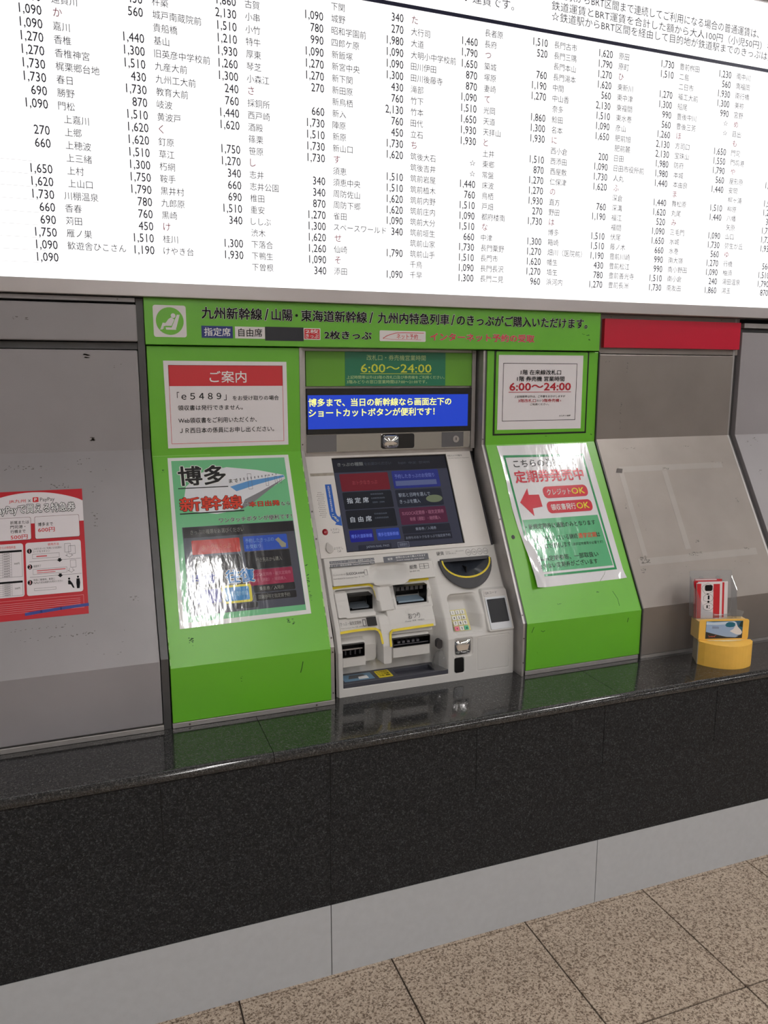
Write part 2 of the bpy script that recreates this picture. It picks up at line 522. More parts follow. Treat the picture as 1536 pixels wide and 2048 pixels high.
COLS = [  # each list runs from the bottom row upwards: (fare, station)
 [('1,090',''),('1,090','歓遊舎ひこさん'),('1,750','雁ノ巣'),('690','苅田'),('660','香春'),('1,730','川棚温泉'),('1,620','上山口'),('1,650','上村'),('','上三緒'),('660','上穂波'),('270','上郷'),('','上嘉川'),('1,090','門松'),('690','勝野'),('1,730','春日'),('1,730','梶栗郷台地'),('1,270','香椎神宮'),('1,270','香椎'),('1,090','嘉川'),('1,090','*か'),('760','遠賀川'),('1,510','折尾')],
 [('',''),('1,190','けやき台'),('1,510','桂川'),('450','*け'),('760','黒崎'),('780','九郎原'),('1,790','黒井村'),('1,750','鞍手'),('1,300','朽網'),('1,510','草江'),('1,620','釘原'),('1,620','*く'),('1,510','黄波戸'),('870','岐波'),('1,730','教育大前'),('430','九州工大前'),('1,510','九産大前'),('1,300','旧英彦中学校前'),('1,440','基山'),('','貴船橋'),('560','城戸南蔵院前'),('430','杵築'),('','*き')],
 [('','下曽根'),('1,930','下鴨生'),('1,300','下落合'),('','渋木'),('340','ししぶ'),('1,510','重安'),('690','椎田'),('660','志井公園'),('340','志井'),('1,270','*し'),('1,750','笹原'),('','篠栗'),('1,620','酒殿'),('1,440','西戸崎'),('760','採銅所'),('240','*さ'),('1,300','小森江'),('1,260','琴芝'),('1,930','厚東'),('1,210','特牛'),('1,510','小竹'),('2,130','小串'),('1,860','古賀'),('','*こ')],
 [('340','添田'),('1,090','*そ'),('1,260','仙崎'),('1,620','*せ'),('1,300','スペースワールド'),('1,270','雀田'),('870','周防下郷'),('340','周防佐山'),('340','須恵中央'),('','須恵'),('1,730','*す'),('1,730','新山口'),('1,510','新原'),('1,730','陣原'),('660','新入'),('','新鳥栖'),('270','新田原'),('1,270','新下関'),('1,270','新宮中央'),('1,090','新飯塚'),('990','四郎ケ原'),('780','昭和学園前'),('1,090','城野'),('','下関')],
 [('1,090','千早'),('','千鳥'),('1,790','筑前山手'),('','筑前山家'),('340','筑前垣生'),('1,090','筑前大分'),('1,620','筑前庄内'),('1,620','筑前内野'),('1,510','筑前植木'),('1,510','筑前岩屋'),('','筑後吉井'),('1,620','筑後大石'),('1,730','*ち'),('450','立石'),('760','田代'),('2,130','竹本'),('760','竹下'),('430','滝部'),('1,300','田川後藤寺'),('1,090','田川伊田'),('1,090','大明小中学校前'),('1,980','大道'),('270','大行司'),('340','*た')],
 [('1,300','長門二見'),('1,090','長門長沢'),('1,510','長門市'),('1,730','長門粟野'),('660','中津'),('1,510','*な'),('1,090','都府楼南'),('1,510','戸畑'),('760','鳥栖'),('1,440','床波'),('☆','常盤'),('☆','東郷'),('','土井'),('1,930','*と'),('1,930','天拝山'),('1,650','天道'),('1,510','光岡'),('1,090','*て'),('870','妻崎'),('870','塚原'),('1,650','築城'),('1,790','*つ'),('1,460','長府'),('','長者原')],
 [('960','浜河内'),('1,270','埴生'),('1,620','幡生'),('1,270','畑川（医院前）'),('1,300','箱崎'),('','博多'),('1,730','*は'),('270','野田'),('1,930','直方'),('1,270','*の'),('1,270','仁保津'),('870','西屋敷'),('1,510','西添田'),('','西小倉'),('1,930','*に'),('1,300','名本'),('1,860','鯰田'),('','奈多'),('1,270','中山香'),('1,190','中間'),('760','長門湯本'),('','長門本山'),('520','長門三隅'),('1,510','長門古市')],
 [('1,270','豊前長洲'),('780','豊前善光寺'),('430','豊前松江'),('1,190','豊前川崎'),('1,510','藤ノ木'),('1,510','伏尾'),('','福間'),('1,190','福江'),('760','深溝'),('','深倉'),('1,620','*ふ'),('1,730','人丸'),('1,090','日田市役所前'),('200','日田'),('','肥前麓'),('1,650','肥前旭'),('1,090','彦山'),('1,510','東水巻'),('2,130','東福間'),('560','東中津'),('1,620','東新川'),('1,270','*ひ'),('1,790','原町'),('1,620','原田')],
 [('1,730','南友田'),('1,510','南小倉'),('990','南小野田'),('990','南大嶺'),('660','水巻'),('1,650','水城'),('1,090','三毛門'),('520','*み'),('1,620','丸尾'),('1,440','舞松原'),('','*ま'),('1,440','本由良'),('1,980','本城'),('1,980','防府'),('2,130','宝珠山'),('2,130','方司口'),('1,260','*ほ'),('560','豊後三芳'),('990','豊後中川'),('1,300','船尾'),('1,270','福工大前'),('','二日市'),('1,510','二島'),('1,730','豊前桝田')],
 [('1,860','湯玉'),('240','湯田温泉'),('1,090','柚須'),('1,270','行橋'),('560','*ゆ'),('1,730','弥生が丘'),('1,090','山口'),('','矢原'),('1,440','八幡'),('1,510','柳原'),('','柳ヶ浦'),('1,440','安岡'),('560','屋形原'),('1,790','*や'),('1,550','門司港'),('1,650','門司'),('','*も'),('☆','目出'),('☆','*め'),('990','宮野'),('1,300','美祢'),('1,930','南行橋'),('560','南福岡'),('1,230','南中川')],
]
board_ink = mat('board_ink', (20, 18, 52), 0.5)
board_red = mat('board_red', (150, 10, 70), 0.5)
XR = [-0.071, 0.188, 0.446, 0.705, 0.9625, 1.219, 1.4775, 1.7355, 1.996, 2.255]
for c, rows in enumerate(COLS):
    pb, nb, rb = MB(), MB(), MB()
    for k, (fare, name) in enumerate(rows):
        z = 2.0315 + 0.0331 * k
        if fare == '☆':
            txt(pb, '☆', BOARD, XR[c] - 0.022, z - 0.009, XR[c], z + 0.010, bold=-0.004)
        elif fare:
            co, _ = glyphs(fare, 0.0)
            d0 = co[:, 1].max()
            txt2(pb, fare, BOARD, XR[c], z - 0.0115, 0.0232 / max(d0, .1), 0.82, 'R', bold=0.007)
        if name.startswith('*'):
            txt2(rb, name[1:], BOARD, XR[c] + 0.028, z - 0.0085, 0.0265, 0.95, 'L', bold=0.0)
        elif name:
            xo = 0.0255 + (0.012 if (c == 0 and name.startswith('上')) else 0)
            txt2(nb, name, BOARD, XR[c] + xo, z - 0.0085, 0.0238, 0.945, 'L', bold=0.0)
    part(pb, 'fare_lettering', board_ink, fb)
    part(nb, 'station_lettering', board_ink, fb)
    if rb.v: part(rb, 'index_lettering', board_red, fb, 'red index syllables between the station names')
pb = MB()
for k, f in enumerate(['870', '1,790', '1,510', '560', '', '1,930', '1,730', '1,730', '340', '1,270', '1,510', '', '1,270']):
    if f:
        co, _ = glyphs(f, 0.0)
        txt2(pb, f, BOARD, 2.513, 2.0315 + 0.0331 * k - 0.0115, 0.0232 / co[:, 1].max(), 0.82, 'R', bold=0.007)
part(pb, 'fare_lettering', board_ink, fb)
part(txt(MB(), '鉄道駅からBRT区間まで連続してご利用になる場合の普通運賃は、', BOARD, 1.488, 2.932, 2.37, 2.962, bold=0.0), 'note_lettering', board_ink, fb)
part(txt(MB(), '鉄道運賃とBRT運賃を合計した額から大人100円（小児50円）を', BOARD, 1.488, 2.896, 2.44, 2.925, bold=0.0), 'note_lettering', board_ink, fb)
part(txt(MB(), '☆鉄道駅からBRT区間を経由して目的地が鉄道駅までのきっぷは購', BOARD, 1.488, 2.864, 2.45, 2.893, bold=0.0), 'note_lettering', board_ink, fb)
part(txt(MB(), '駅から', BOARD, 1.2, 2.99, 1.3, 3.02, bold=0.0), 'note_lettering', board_ink, fb)
part(txt(MB(), 'できない運賃です。', BOARD, 1.06, 2.872, 1.348, 2.903, bold=0.0), 'note_lettering', board_ink, fb)
part(txt(MB(), '金額の記載がない駅は発売し', BOARD, 0.62, 2.872, 1.03, 2.903, bold=0.0), 'note_lettering', board_ink, fb)

# ================================================================== CABINETS
def cab_profile(z_top, up_y, z_bend, ap_y, z_ap, z_bot, back=2.555, off=0.0):
    return [(back, z_bot), (ap_y + off, z_bot), (ap_y + off, z_ap), (up_y + off, z_bend), (up_y + off, z_top), (back, z_top)]
GPROF = cab_profile(1.795, 2.45, 1.465, 2.13, 0.897, 0.733)

def base_channel(parent, x0, x1, y=2.132, m=steel_frame):
    part(MB().wbox(x0, y, 0.7172, x1, y + 0.05, 0.7325), 'base_channel', m, parent, bevel=0.0015)

# -- left grey cabinets
def grey_cabinet(x0, x1, label, m, header=True):
    t = thing('blank_cabinet', label, 'cabinet', ((x0 + x1) / 2, 2.3, 0.7172))
    part(MB().ext(cab_profile(1.781, 2.43, 1.487, 2.13, 0.921, 0.737), x0, x1 - 0.002), 'front_panel', m, t, bevel=0.004)
    if header:
        part(MB().wbox(x0, 2.425, 1.806, x1, 2.555, 1.912), 'header_panel', m, t, bevel=0.004)
        part(MB().wbox(x0, 2.43, 1.9185, x1 - 0.002, 2.555, 1.931), 'cover_strip', m, t, bevel=0.001)
        part(MB().wbox(x0, 2.455, 1.784, x1 + 0.004, 2.555, 1.803), 'header_rail', dark_rail, t)
    part(MB().ext([(2.555, 0.7175), (2.136, 0.7175), (2.136, 0.9245), (2.445, 1.487), (2.445, 1.931), (2.555, 1.931)], x1 + 0.0005, x1 + 0.021), 'side_rail', dark_rail, t)
    base_channel(t, x0, x1)
    return t
gl = grey_cabinet(-0.512, 0.129, 'plain grey blank cabinet carrying the red and white poster', grey_paint)
grey_cabinet(-1.176, -0.535, 'plain bare grey cabinet at the far end, beyond the one with the red poster', grey_paint)
b = MB()
scuffs(b, ZP(2.43, 0), -0.014, 1.764, 0.006, 0.006, 16, 1, 0.004)
scuffs(b, ZP(2.43, 0), -0.013, 1.522, 0.005, 0.006, 16, 2, 0.004)
scuffs(b, ZP(2.43, 0), 0.07, 1.735, 0.02, 0.006, 3, 3, 0.002)
scuffs(b, ZP(2.425, 0), -0.185, 1.865, 0.025, 0.004, 9, 4, 0.003)
for (x, z, sx, sz, n, sd) in ((-0.2, 1.447, .05, .006, 22, 5), (-0.05, 1.46, .03, .01, 7, 6), (-0.11, 1.395, .025, .006, 12, 7), (-0.02, 1.30, .008, .02, 14, 8), (-0.17, 1.035, .09, .003, 20, 9),
                          (-0.05, 1.012, .02, .003, 12, 10), (-0.13, 1.01, .1, .004, 14, 11), (0.075, 1.085, .018, .006, 8, 12), (-0.1, 1.4, .12, .05, 12, 13), (-0.02, .99, .08, .05, 8, 14)):
    scuffs(b, LSLOPE, x, z, sx, sz, n, sd, 0.0025)
sc = part(b, 'scuff_marks', scuff_mat, gl); sc['kind'] = 'stuff'
screws(ZP(2.43, 0), [(0.079, 1.9255, 0.0)], gl, 0.0022)

# -- green header sign over the machine
hd = thing('header_sign', 'long lime green header sign with black lettering above the ticket machine', 'sign', (0.95, 2.43, 1.80))
part(MB().wbox(0.151, 2.43, 1.7985, 1.7475, 2.555, 1.9335), 'sign_panel', green, hd, bevel=0.0015)
H = HEAD
p = part(MB().prism(H, rr(0.176, 1.8205, 0.271, 1.913, 0.007), 0, 0.0012), 'icon_plate', icon_white, hd)
part(MB().prism(H, circ(0.2235, 1.867, 0.040, 40), 0.0012, 0.0018), 'icon_disc', green, p)
b = MB()
b.prism(H, circ(0.2335, 1.883, 0.0068, 20), 0.0018, 0.0026)
b.prism(H, [(0.2275, 1.848), (0.2415, 1.848), (0.2525, 1.886), (0.2445, 1.886)], 0.0018, 0.0026)
b.prism(H, [(0.2115, 1.842), (0.2405, 1.842), (0.2405, 1.848), (0.2105, 1.849)], 0.0018, 0.0026)
b.prism(H, [(0.2195, 1.873), (0.2275, 1.878), (0.2365, 1.872), (0.2275, 1.853), (0.2125, 1.853), (0.2105, 1.861)], 0.0018, 0.0028)
b.prism(H, [(0.2115, 1.853), (0.2125, 1.861), (0.2025, 1.862), (0.1955, 1.844), (0.1975, 1.842), (0.2065, 1.852)], 0.0018, 0.0028)
b.prism(H, [(0.1935, 1.842), (0.2005, 1.842), (0.2065, 1.8475), (0.2025, 1.8485), (0.1955, 1.8445)], 0.0018, 0.0026)
part(b, 'seat_pictogram', icon_white, p)
def outlined(parent, s, pl, x0, z0, x1, z1, mi, mo, bold=0.018, out=0.045, w=0.0014, name='lettering'):
    a = MB(); txt(a, s, pl, x0, z0, x1, z1, w, bold + out, ref=bold); part(a, name + '_outline', mo, parent)
    a = MB(); txt(a, s, pl, x0, z0, x1, z1, w + 0.0006, bold); part(a, name, mi, parent)
for s_, x0, x1 in (('九州新幹線', .317, .5010), ('山陽', .5305, .5975), ('東海道新幹線', .6245, .8445), ('九州内特急列車', .8815, 1.1390), ('のきっぷがご購入いただけます。', 1.1660, 1.690)):
    outlined(hd, s_, H, x0, 1.8765, x1, 1.9125, ink, icon_white, 0.022, 0.014)
for x0 in (.5085, .8525, 1.1455):
    outlined(hd, '/', H, x0, 1.8765, x0 + .013, 1.9115, ink, icon_white, 0.012, 0.022)
part(MB().prism(H, circ(.6105, 1.894, .0042, 14), 0, .0016), 'centre_dot', ink, hd)
navy = mat('navy_label', (28, 44, 118), 0.4)
q = part(MB().plate(H, 0.315, 1.8205, 0.409, 1.856, 0, 0.001), 'navy_label', navy, hd)
part(txt(MB(), '指定席', H, 0.3225, 1.826, 0.402, 1.851, 0.0014, 0.012), 'lettering', white_ink, q)
q = part(MB().plate(H, 0.416, 1.8205, 0.5085, 1.856, 0, 0.001), 'white_label', icon_white, hd)
part(txt(MB(), '自由席', H, 0.426, 1.826, 0.500, 1.851, 0.0014, 0.008), 'lettering', ink, q)
part(MB().plate(H, 0.509, 1.8155, 0.632, 1.8575, 0, 0.0014), 'black_tape', mat('black_tape', (24, 27, 38), 0.4), hd)
q = part(MB().plate(H, 0.632, 1.8205, 0.687, 1.856, 0, 0.0012), 'red_label', icon_white, hd)
part(MB().plate(H, 0.6345, 1.823, 0.6845, 1.8535, 0.0012, 0.0016), 'red_field', red_ink, q)
b = MB()
txt(b, '2枚', H, 0.638, 1.840, 0.681, 1.852, 0.0019, 0.01); txt(b, 'きっぷ', H, 0.638, 1.825, 0.681, 1.838, 0.0019, 0.01)
part(b, 'lettering', white_ink, q)
outlined(hd, '2枚きっぷ', H, 0.700, 1.823, 0.860, 1.850, ink, icon_white, 0.024, 0.018)
q = part(MB().prism(H, rr(0.888, 1.820, 1.0525, 1.8545, 0.004), 0, 0.0012), 'reservation_label', icon_white, hd)
part(txt(MB(), 'ネット予約', H, 0.948, 1.828, 1.024, 1.845, 0.0016, 0.006), 'lettering', red_ink, q)
b = MB()
b.line(H, [(0.900, 1.829), (0.915, 1.838), (0.945, 1.847), (0.975, 1.8485), (1.045, 1.8485)], 0.0018, 0.0012, 0.0018)
b.line(H, [(0.900, 1.829), (0.93, 1.8265), (1.035, 1.8265)], 0.0008, 0.0012, 0.0018)
part(b, 'train_outline', red_ink, q)
outlined(hd, 'インターネット予約の受取', H, 1.069, 1.8245, 1.471, 1.851, red_ink, icon_white, 0.022, 0.018)
b = MB()
scuffs(b, H, 1.69, 1.855, .02, .004, 4, 21, 0.003); scuffs(b, H, 1.70, 1.838, .004, .002, 4, 22, 0.004)
sc = part(b, 'scuff_marks', scuff_green, hd); sc['kind'] = 'stuff'

# -- left green cabinet
gc = thing('green_cabinet', 'lime green side cabinet left of the ticket machine, two notices on it', 'cabinet', (0.388, 2.3, 0.7172))
part(MB().ext(cab_profile(1.7955, 2.45, 1.465, 2.13, 0.897, 0.734), 0.1535, 0.6215), 'front_panel', green, gc, bevel=0.002)
def long_rail(x0, x1, parent, off=0.003, m=steel_frame, top=1.7955):
    pr = [(2.555, 0.7175), (2.13 + off + .002, 0.7175), (2.13 + off + .002, 0.9), (2.45 + off, 1.466), (2.45 + off, top), (2.555, top)]
    return part(MB().ext(pr, x0, x1), 'edge_rail', m, parent)
long_rail(0.6225, 0.6335, gc)
base_channel(gc, 0.1525, 0.6335)
b = MB()
r = random.Random(5)
for i in range(26):
    z = r.uniform(0.90, 1.44)
    b.plate(SLOPE, 0.6205 - r.uniform(0, .002), z, 0.6222, z + r.uniform(.004, .03), 0.0, 0.0006)
for i in range(14):
    z = r.uniform(0.90, 0.99)
    b.plate(SLOPE, 0.1535, z, 0.1535 + r.uniform(.0005, .0025), z + r.uniform(.003, .012), 0.0, 0.0006)
b.plate(SLOPE, 0.156, 1.4635, 0.33, 1.4642, 0, 0.0003)
sc = part(b, 'chipped_edges', mat('chip_pale_green', (170, 215, 130), 0.5), gc); sc['kind'] = 'stuff'
b = MB()
for (x, z, sx, sz, n, sd, s) in ((0.505, 0.985, .003, .006, 8, 31, .003), (0.519, 0.98, .002, .01, 7, 32, .003), (0.218, 0.955, .006, .014, 12, 33, .003), (0.25, 1.452, .03, .003, 16, 34, .003), (0.182, 1.42, .006, .006, 8, 35, .002), (0.583, 1.08, .003, .05, 22, 36, .0025)):
    scuffs(b, SLOPE, x, z, sx, sz, n, sd, s)
b.line(APRON, [(0.527, 0.836), (0.531, 0.85), (0.5345, 0.868)], 0.0026, 0, 0.0006)
scuffs(b, APRON, 0.35, 0.84, .003, .008, 5, 37, .002)
sc = part(b, 'scuff_marks', scuff_green, gc); sc['kind'] = 'stuff'
screws(ZP(2.453, 0), [(0.628, 1.486, 0.0005), (0.628, 1.452, 0.004)], gc, 0.0028)
screws(ZP(2.453, 1.466, 2.133, 0.9), [(0.628, 1.20, .001), (0.628, 1.28, .001), (0.628, 0.925, .001)], gc, 0.0028)
screws(ZP(2.134, 0), [(0.628, 0.885, .0012), (0.628, 0.755, .0012)], gc, 0.0025)
screws(ZP(2.132, 0), [(0.20, 0.7245, .0005), (0.575, 0.7245, .0005)], gc, 0.003)

# -- right green cabinet
rc = thing('green_cabinet', 'lime green side cabinet right of the ticket machine with a black-edged hatch', 'cabinet', (1.53, 2.3, 0.7172))
part(MB().ext(cab_profile(1.7955, 2.45, 1.465, 2.13, 0.897, 0.734), 1.2975, 1.7585), 'front_panel', green, rc, bevel=0.002)
b = MB(); b.frame(UPF, 1.325, 1.498, 1.7175, 1.7955, 0.0055, 0.0002, 0.0012)
hg = part(b, 'hatch_gap', slot_black, rc)
part(MB().prism(UPF, rr(1.332, 1.505, 1.711, 1.7935, 0.004), 0.0002, 0.0022), 'hatch_door', green, rc)
part(MB().prism(SLOPE, circ(1.321, 1.161, 0.0065, 20), 0.0002, 0.0012), 'lock_hole', slot_black, rc)
pr = [(2.555, 0.7175), (2.132, 0.7175), (2.132, 0.9), (2.452, 1.466), (2.452, 1.7955), (2.555, 1.7955)]
part(MB().ext(pr, 1.2895, 1.2965), 'edge_rail', dark_rail, rc)
pr = [(2.50, 0.7175), (2.1255, 0.7175), (2.1255, 0.9), (2.4455, 1.466), (2.4455, 1.7955), (2.50, 1.7955)]
part(MB().ext([(y + .004, z) for y, z in pr], 1.2819, 1.2893), 'edge_rail', steel_frame, rc)
part(MB().ext(pr, 1.7595, 1.7632), 'edge_rail', dark_rail, rc)
base_channel(rc, 1.2825, 1.757, m=steel_frame)
b = MB()
for (x, z, sx, sz, n, sd, s) in ((1.44, .945, .012, .001, 4, 41, .003), (1.60, .968, .01, .002, 4, 42, .003), (1.715, 1.40, .004, .002, 3, 43, .002)):
    scuffs(b, SLOPE, x, z, sx, sz, n, sd, s)
b.line(SLOPE, [(1.66, .965), (1.672, .94), (1.672, .918)], .0012, 0, .0006)
b.line(SLOPE, [(1.62, 1.0), (1.645, 1.02), (1.655, 1.035)], .0012, 0, .0006)
b.line(APRON, [(1.316, .866), (1.324, .884)], .0018, 0, .0006); b.line(APRON, [(1.352, .868), (1.359, .864), (1.366, .867)], .0018, 0, .0006)
b.line(APRON, [(1.70, .86), (1.703, .874)], .0022, 0, .0006); scuffs(b, APRON, 1.34, .79, .002, .006, 3, 45, .0015)
scuffs(b, UPF, 1.54, 1.491, .01, .001, 5, 46, .002); scuffs(b, UPF, 1.742, 1.493, .003, .003, 5, 47, .002)
sc = part(b, 'scuff_marks', scuff_green, rc); sc['kind'] = 'stuff'
screws(ZP(2.4495, 0), [(1.2856, 1.486, .0006)], rc, 0.0024)
screws(ZP(2.1295, 0), [(1.2856, 0.85, .0006), (1.2856, 0.765, .0006)], rc, 0.0024)
screws(ZP(2.4495, 1.466, 2.1295, 0.9), [(1.2856, 1.22, .001), (1.2856, 0.925, .001)], rc, 0.0024)

# -- steel cabinet with red header, and the grey one beyond
sc1 = thing('blank_cabinet', 'bare stained steel cabinet under the red header sign, right of the green one', 'cabinet', (2.08, 2.3, 0.7172))
part(MB().ext(cab_profile(1.788, 2.45, 1.473, 2.13, 0.902, 0.728), 1.7645, 2.3985), 'front_panel', steel, sc1, bevel=0.003)
part(MB().wbox(1.7645, 2.456, 1.791, 2.423, 2.555, 1.932), 'header_back', steel, sc1)
pr = [(2.555, 0.7175), (2.133, 0.7175), (2.133, 0.902), (2.455, 1.473), (2.455, 1.932), (2.555, 1.932)]
part(MB().ext([(y - .0, z) for y, z in pr], 2.3995, 2.409), 'edge_rail', steel_frame, sc1)
part(MB().ext([(y + .012 if y < 2.5 else y, z) for y, z in pr], 2.410, 2.430), 'side_rail', dark_rail, sc1)
part(MB().wbox(1.765, 2.128, 0.7172, 2.4, 2.16, 0.7275), 'base_channel', steel_frame, sc1)
RS = ZP(2.45, 1.473, 2.13, 0.902)
b = MB()
b.plate(RS, 1.825, 1.065, 1.846, 1.352, 0, .0003); b.plate(RS, 2.022, 1.075, 2.046, 1.350, 0, .0003)
b.plate(RS, 1.83, 1.352, 2.32, 1.372, 0, .0003); b.plate(RS, 1.80, 1.035, 2.35, 1.058, 0, .0003)
part(b, 'tape_residue', residue, sc1)
b = MB()
b.prism(RS, [(1.812, 1.352), (1.838, 1.349), (1.846, 1.364), (1.822, 1.367)], 0, .0006)
for (x, z, sx, sz, n, sd, s) in ((2.045, 1.358, .016, .004, 12, 51, .003), (1.83, 1.053, .017, .012, 26, 52, .004), (2.06, 1.056, .032, .006, 26, 53, .003), (2.085, 1.10, .007, .006, 10, 54, .003), (2.305, 1.058, .012, .004, 9, 55, .003),
                             (1.81, 1.018, .008, .008, 12, 56, .003), (1.813, 1.235, .003, .01, 8, 57, .003), (2.337, 1.231, .004, .008, 7, 58, .003), (1.9, 1.437, .03, .002, 14, 59, .002), (2.17, 1.437, .02, .002, 8, 60, .002), (1.87, 1.19, .005, .05, 14, 61, .0015), (2.3, 1.372, .03, .004, 8, 62, .002), (2.1, 1.0, .2, .02, 18, 63, .002)):
    scuffs(b, RS, x, z, sx, sz, n, sd, s)
scuffs(b, UPF, 1.89, 1.74, .003, .018, 12, 64, .0025); scuffs(b, UPF, 1.87, 1.56, .003, .05, 20, 65, .0025); scuffs(b, UPF, 1.80, 1.76, .01, .002, 6, 66, .002)
k = part(b, 'stain_marks', scuff_mat, sc1); k['kind'] = 'stuff'
screws(ZP(2.456, 0), [(1.81, 1.924, .0004), (2.33, 1.9255, .0004)], sc1, .0022)
rh = tag(MB().wbox(1.772, 2.438, 1.812, 2.414, 2.4557, 1.916).build('header_sign', red_paint, bevel=0.001), 'blank crimson red header sign above the bare steel cabinet', 'sign')

sc2 = thing('blank_cabinet', 'clean light grey cabinet beyond the steel one, by the leaflet stand', 'cabinet', (2.76, 2.3, 0.7172))
part(MB().ext(cab_profile(1.880, 2.447, 1.474, 2.13, 0.904, 0.735), 2.4335, 3.07), 'front_panel', grey_paint, sc2, bevel=0.002)
part(MB().wbox(2.4335, 2.44, 1.897, 3.07, 2.555, 1.915), 'cover_strip', steel_frame, sc2)
part(MB().wbox(2.4335, 2.46, 1.882, 3.07, 2.555, 1.895), 'header_rail', dark_rail, sc2)
base_channel(sc2, 2.4335, 3.07)
b = MB(); R2 = ZP(2.447, 1.474, 2.13, 0.904)
scuffs(b, R2, 2.49, 1.44, .015, .01, 6, 71, .003); scuffs(b, R2, 2.53, 1.455, .01, .01, 5, 72, .003); scuffs(b, R2, 2.50, 1.32, .008, .02, 4, 73, .003)
k = part(b, 'stain_marks', scuff_mat, sc2); k['kind'] = 'stuff'

# ================================================================== TICKET MACHINE
tm = thing('ticket_machine', 'off-white ticket vending machine with touch screen between the green cabinets', 'ticket machine', (0.965, 2.35, 0.7172))
# surrounding casing behind the display, the screen bar and the light green top
part(MB().wbox(0.6345, 2.508, 1.44, 1.2752, 2.5585, 1.795), 'casing', steel_frame, tm)
part(MB().wbox(1.2605, 2.492, 1.452, 1.2748, 2.508, 1.7955), 'casing_edge', steel_frame, tm)
part(MB().wbox(0.6345, 2.498, 1.7885, 1.2748, 2.5085, 1.7965), 'casing_edge', steel_frame, tm)
part(MB().wbox(0.6345, 2.494, 1.452, 0.6515, 2.508, 1.7885), 'casing_edge', steel_frame, tm)
part(MB().wbox(0.6545, 2.494, 1.6735, 1.2598, 2.508, 1.7875), 'top_panel', mat('green_top', (100, 162, 44), 0.35), tm, bevel=0.001)
dp = part(MB().wbox(0.6545, 2.490, 1.515, 1.2598, 2.508, 1.6665), 'display_bezel', mat('bezel_black', (10, 11, 16), 0.12, coat=0.4), tm, bevel=0.001)
D = ZP(2.490, 0)
part(MB().plate(D, 0.6575, 1.5325, 1.2445, 1.6445, 0.0, 0.0006), 'display_screen', emi('blue', (18, 62, 196), 0.95), dp)
b = MB()
txt(b, '博多まで、当日の新幹線なら画面左下の', D, 0.660, 1.607, 1.179, 1.634, 0.001, 0.022)
txt(b, 'ショートカットボタンが便利です！', D, 0.660, 1.5725, 1.115, 1.600, 0.001, 0.022)
part(b, 'display_lettering', emi('yellow', (255, 252, 140), 1.1), dp)
# stainless strip with the camera dome and the key plate
st = part(MB().wbox(0.6535, 2.496, 1.4545, 1.2598, 2.508, 1.5135), 'steel_strip', mirror_steel, tm)
S = ZP(2.496, 0)
part(MB().plate(S, 0.6545, 1.4555, 0.757, 1.5125, 0, .0006), 'strip_cover', mat('strip_grey', (120, 120, 124), 0.3, metal=.6), st)
q = part(MB().plate(S, 1.147, 1.459, 1.232, 1.5115, 0, .0008), 'key_plate', mat('key_plate_grey', (112, 113, 118), 0.25, metal=.6), st)
q2 = part(MB().prism(S, circ(1.202, 1.486, .012, 24), .0008, .003), 'key_lock', steel_frame, tm)
part(MB().prism(S, [(1.2005, 1.482), (1.2035, 1.482), (1.2035, 1.492), (1.2005, 1.492)], .003, .0034), 'keyhole', slot_black, q2)
dm = part(MB().prism(S, rr(0.918, 1.4595, 1.040, 1.5105, .008), 0, .004), 'camera_window', mat('window_black', (14, 15, 20), 0.1, coat=.4), tm)
b = MB(); nx, nz = 20, 16
vs = []
for j in range(nz + 1):
    for i in range(nx + 1):
        u, v = i / nx * 2 - 1, j / nz * 2 - 1
        rr_ = 1 - 0.28 * (abs(u) ** 4) * (abs(v) ** 4)
        h = 0.020 * max(0.0, 1 - 0.55 * u * u) * max(0.0, 1 - 0.55 * v * v)
        edge = max(abs(u), abs(v))
        if edge > 0.999: h = 0.0
        vs.append(S.P(0.9505 + 0.0305 * u * rr_, 1.485 + 0.024 * v * rr_, .004 + h))
fs = [(j * (nx + 1) + i, j * (nx + 1) + i + 1, (j + 1) * (nx + 1) + i + 1, (j + 1) * (nx + 1) + i) for j in range(nz) for i in range(nx)]
b.add(vs, fs)
part(b, 'convex_mirror', chrome, dm, smooth=True)

# screen panel (upper slope)
b = MB()
X0, X1, Z0, Z1 = 0.651, 1.2645, 1.1285, 1.4505
sx0, sx1, sz0, sz1 = 0.7405, 1.1675, 1.1405, 1.4335
b.plate(MS, X0, Z0, sx0, Z1, -.012, 0); b.plate(MS, sx1, Z0, X1, Z1, -.012, 0)
b.plate(MS, sx0, sz1, sx1, Z1, -.012, 0); b.plate(MS, sx0, Z0, sx1, sz0, -.012, 0)
sp = part(b, 'screen_panel', machine_panel, tm)
scr = part(MB().plate(MS, sx0, sz0, sx1, sz1, -.012, -.007), 'touch_screen', emi('base', (50, 52, 66), .9, rough=.09), tm, 'dim grey touch screen with rows of ticket buttons')
b = MB(); b.frame(MS, sx0, sz0, sx1, sz1, .0035, -.007, -.0055); part(b, 'screen_bezel', mat('bezel_dark', (12, 12, 16), .2), tm)
W = -.0066
def sbtn(x0, z0, x1, z1, col, name='screen_button', r=.004, s=.9):
    return part(MB().prism(MS, rr(x0, z0, x1, z1, r, 3), -.007, W), name, emi('c%d_%d_%d' % col, col, s, rough=.09), scr)
def slet(items, col, s=.9, w=W + .0004, name='screen_lettering'):
    a = MB()
    for (t, x0, z0, x1, z1, bd) in items:
        txt(a, t, MS, x0, z0, x1, z1, w, bd)
    return part(a, name, emi('t%d_%d_%d' % col, col, s), scr)
part(MB().plate(MS, sx0 + .0035, 1.388, sx1 - .0035, sz1 - .0035, -.007, W), 'screen_header', emi('head', (22, 24, 33), .9, rough=.09), scr)
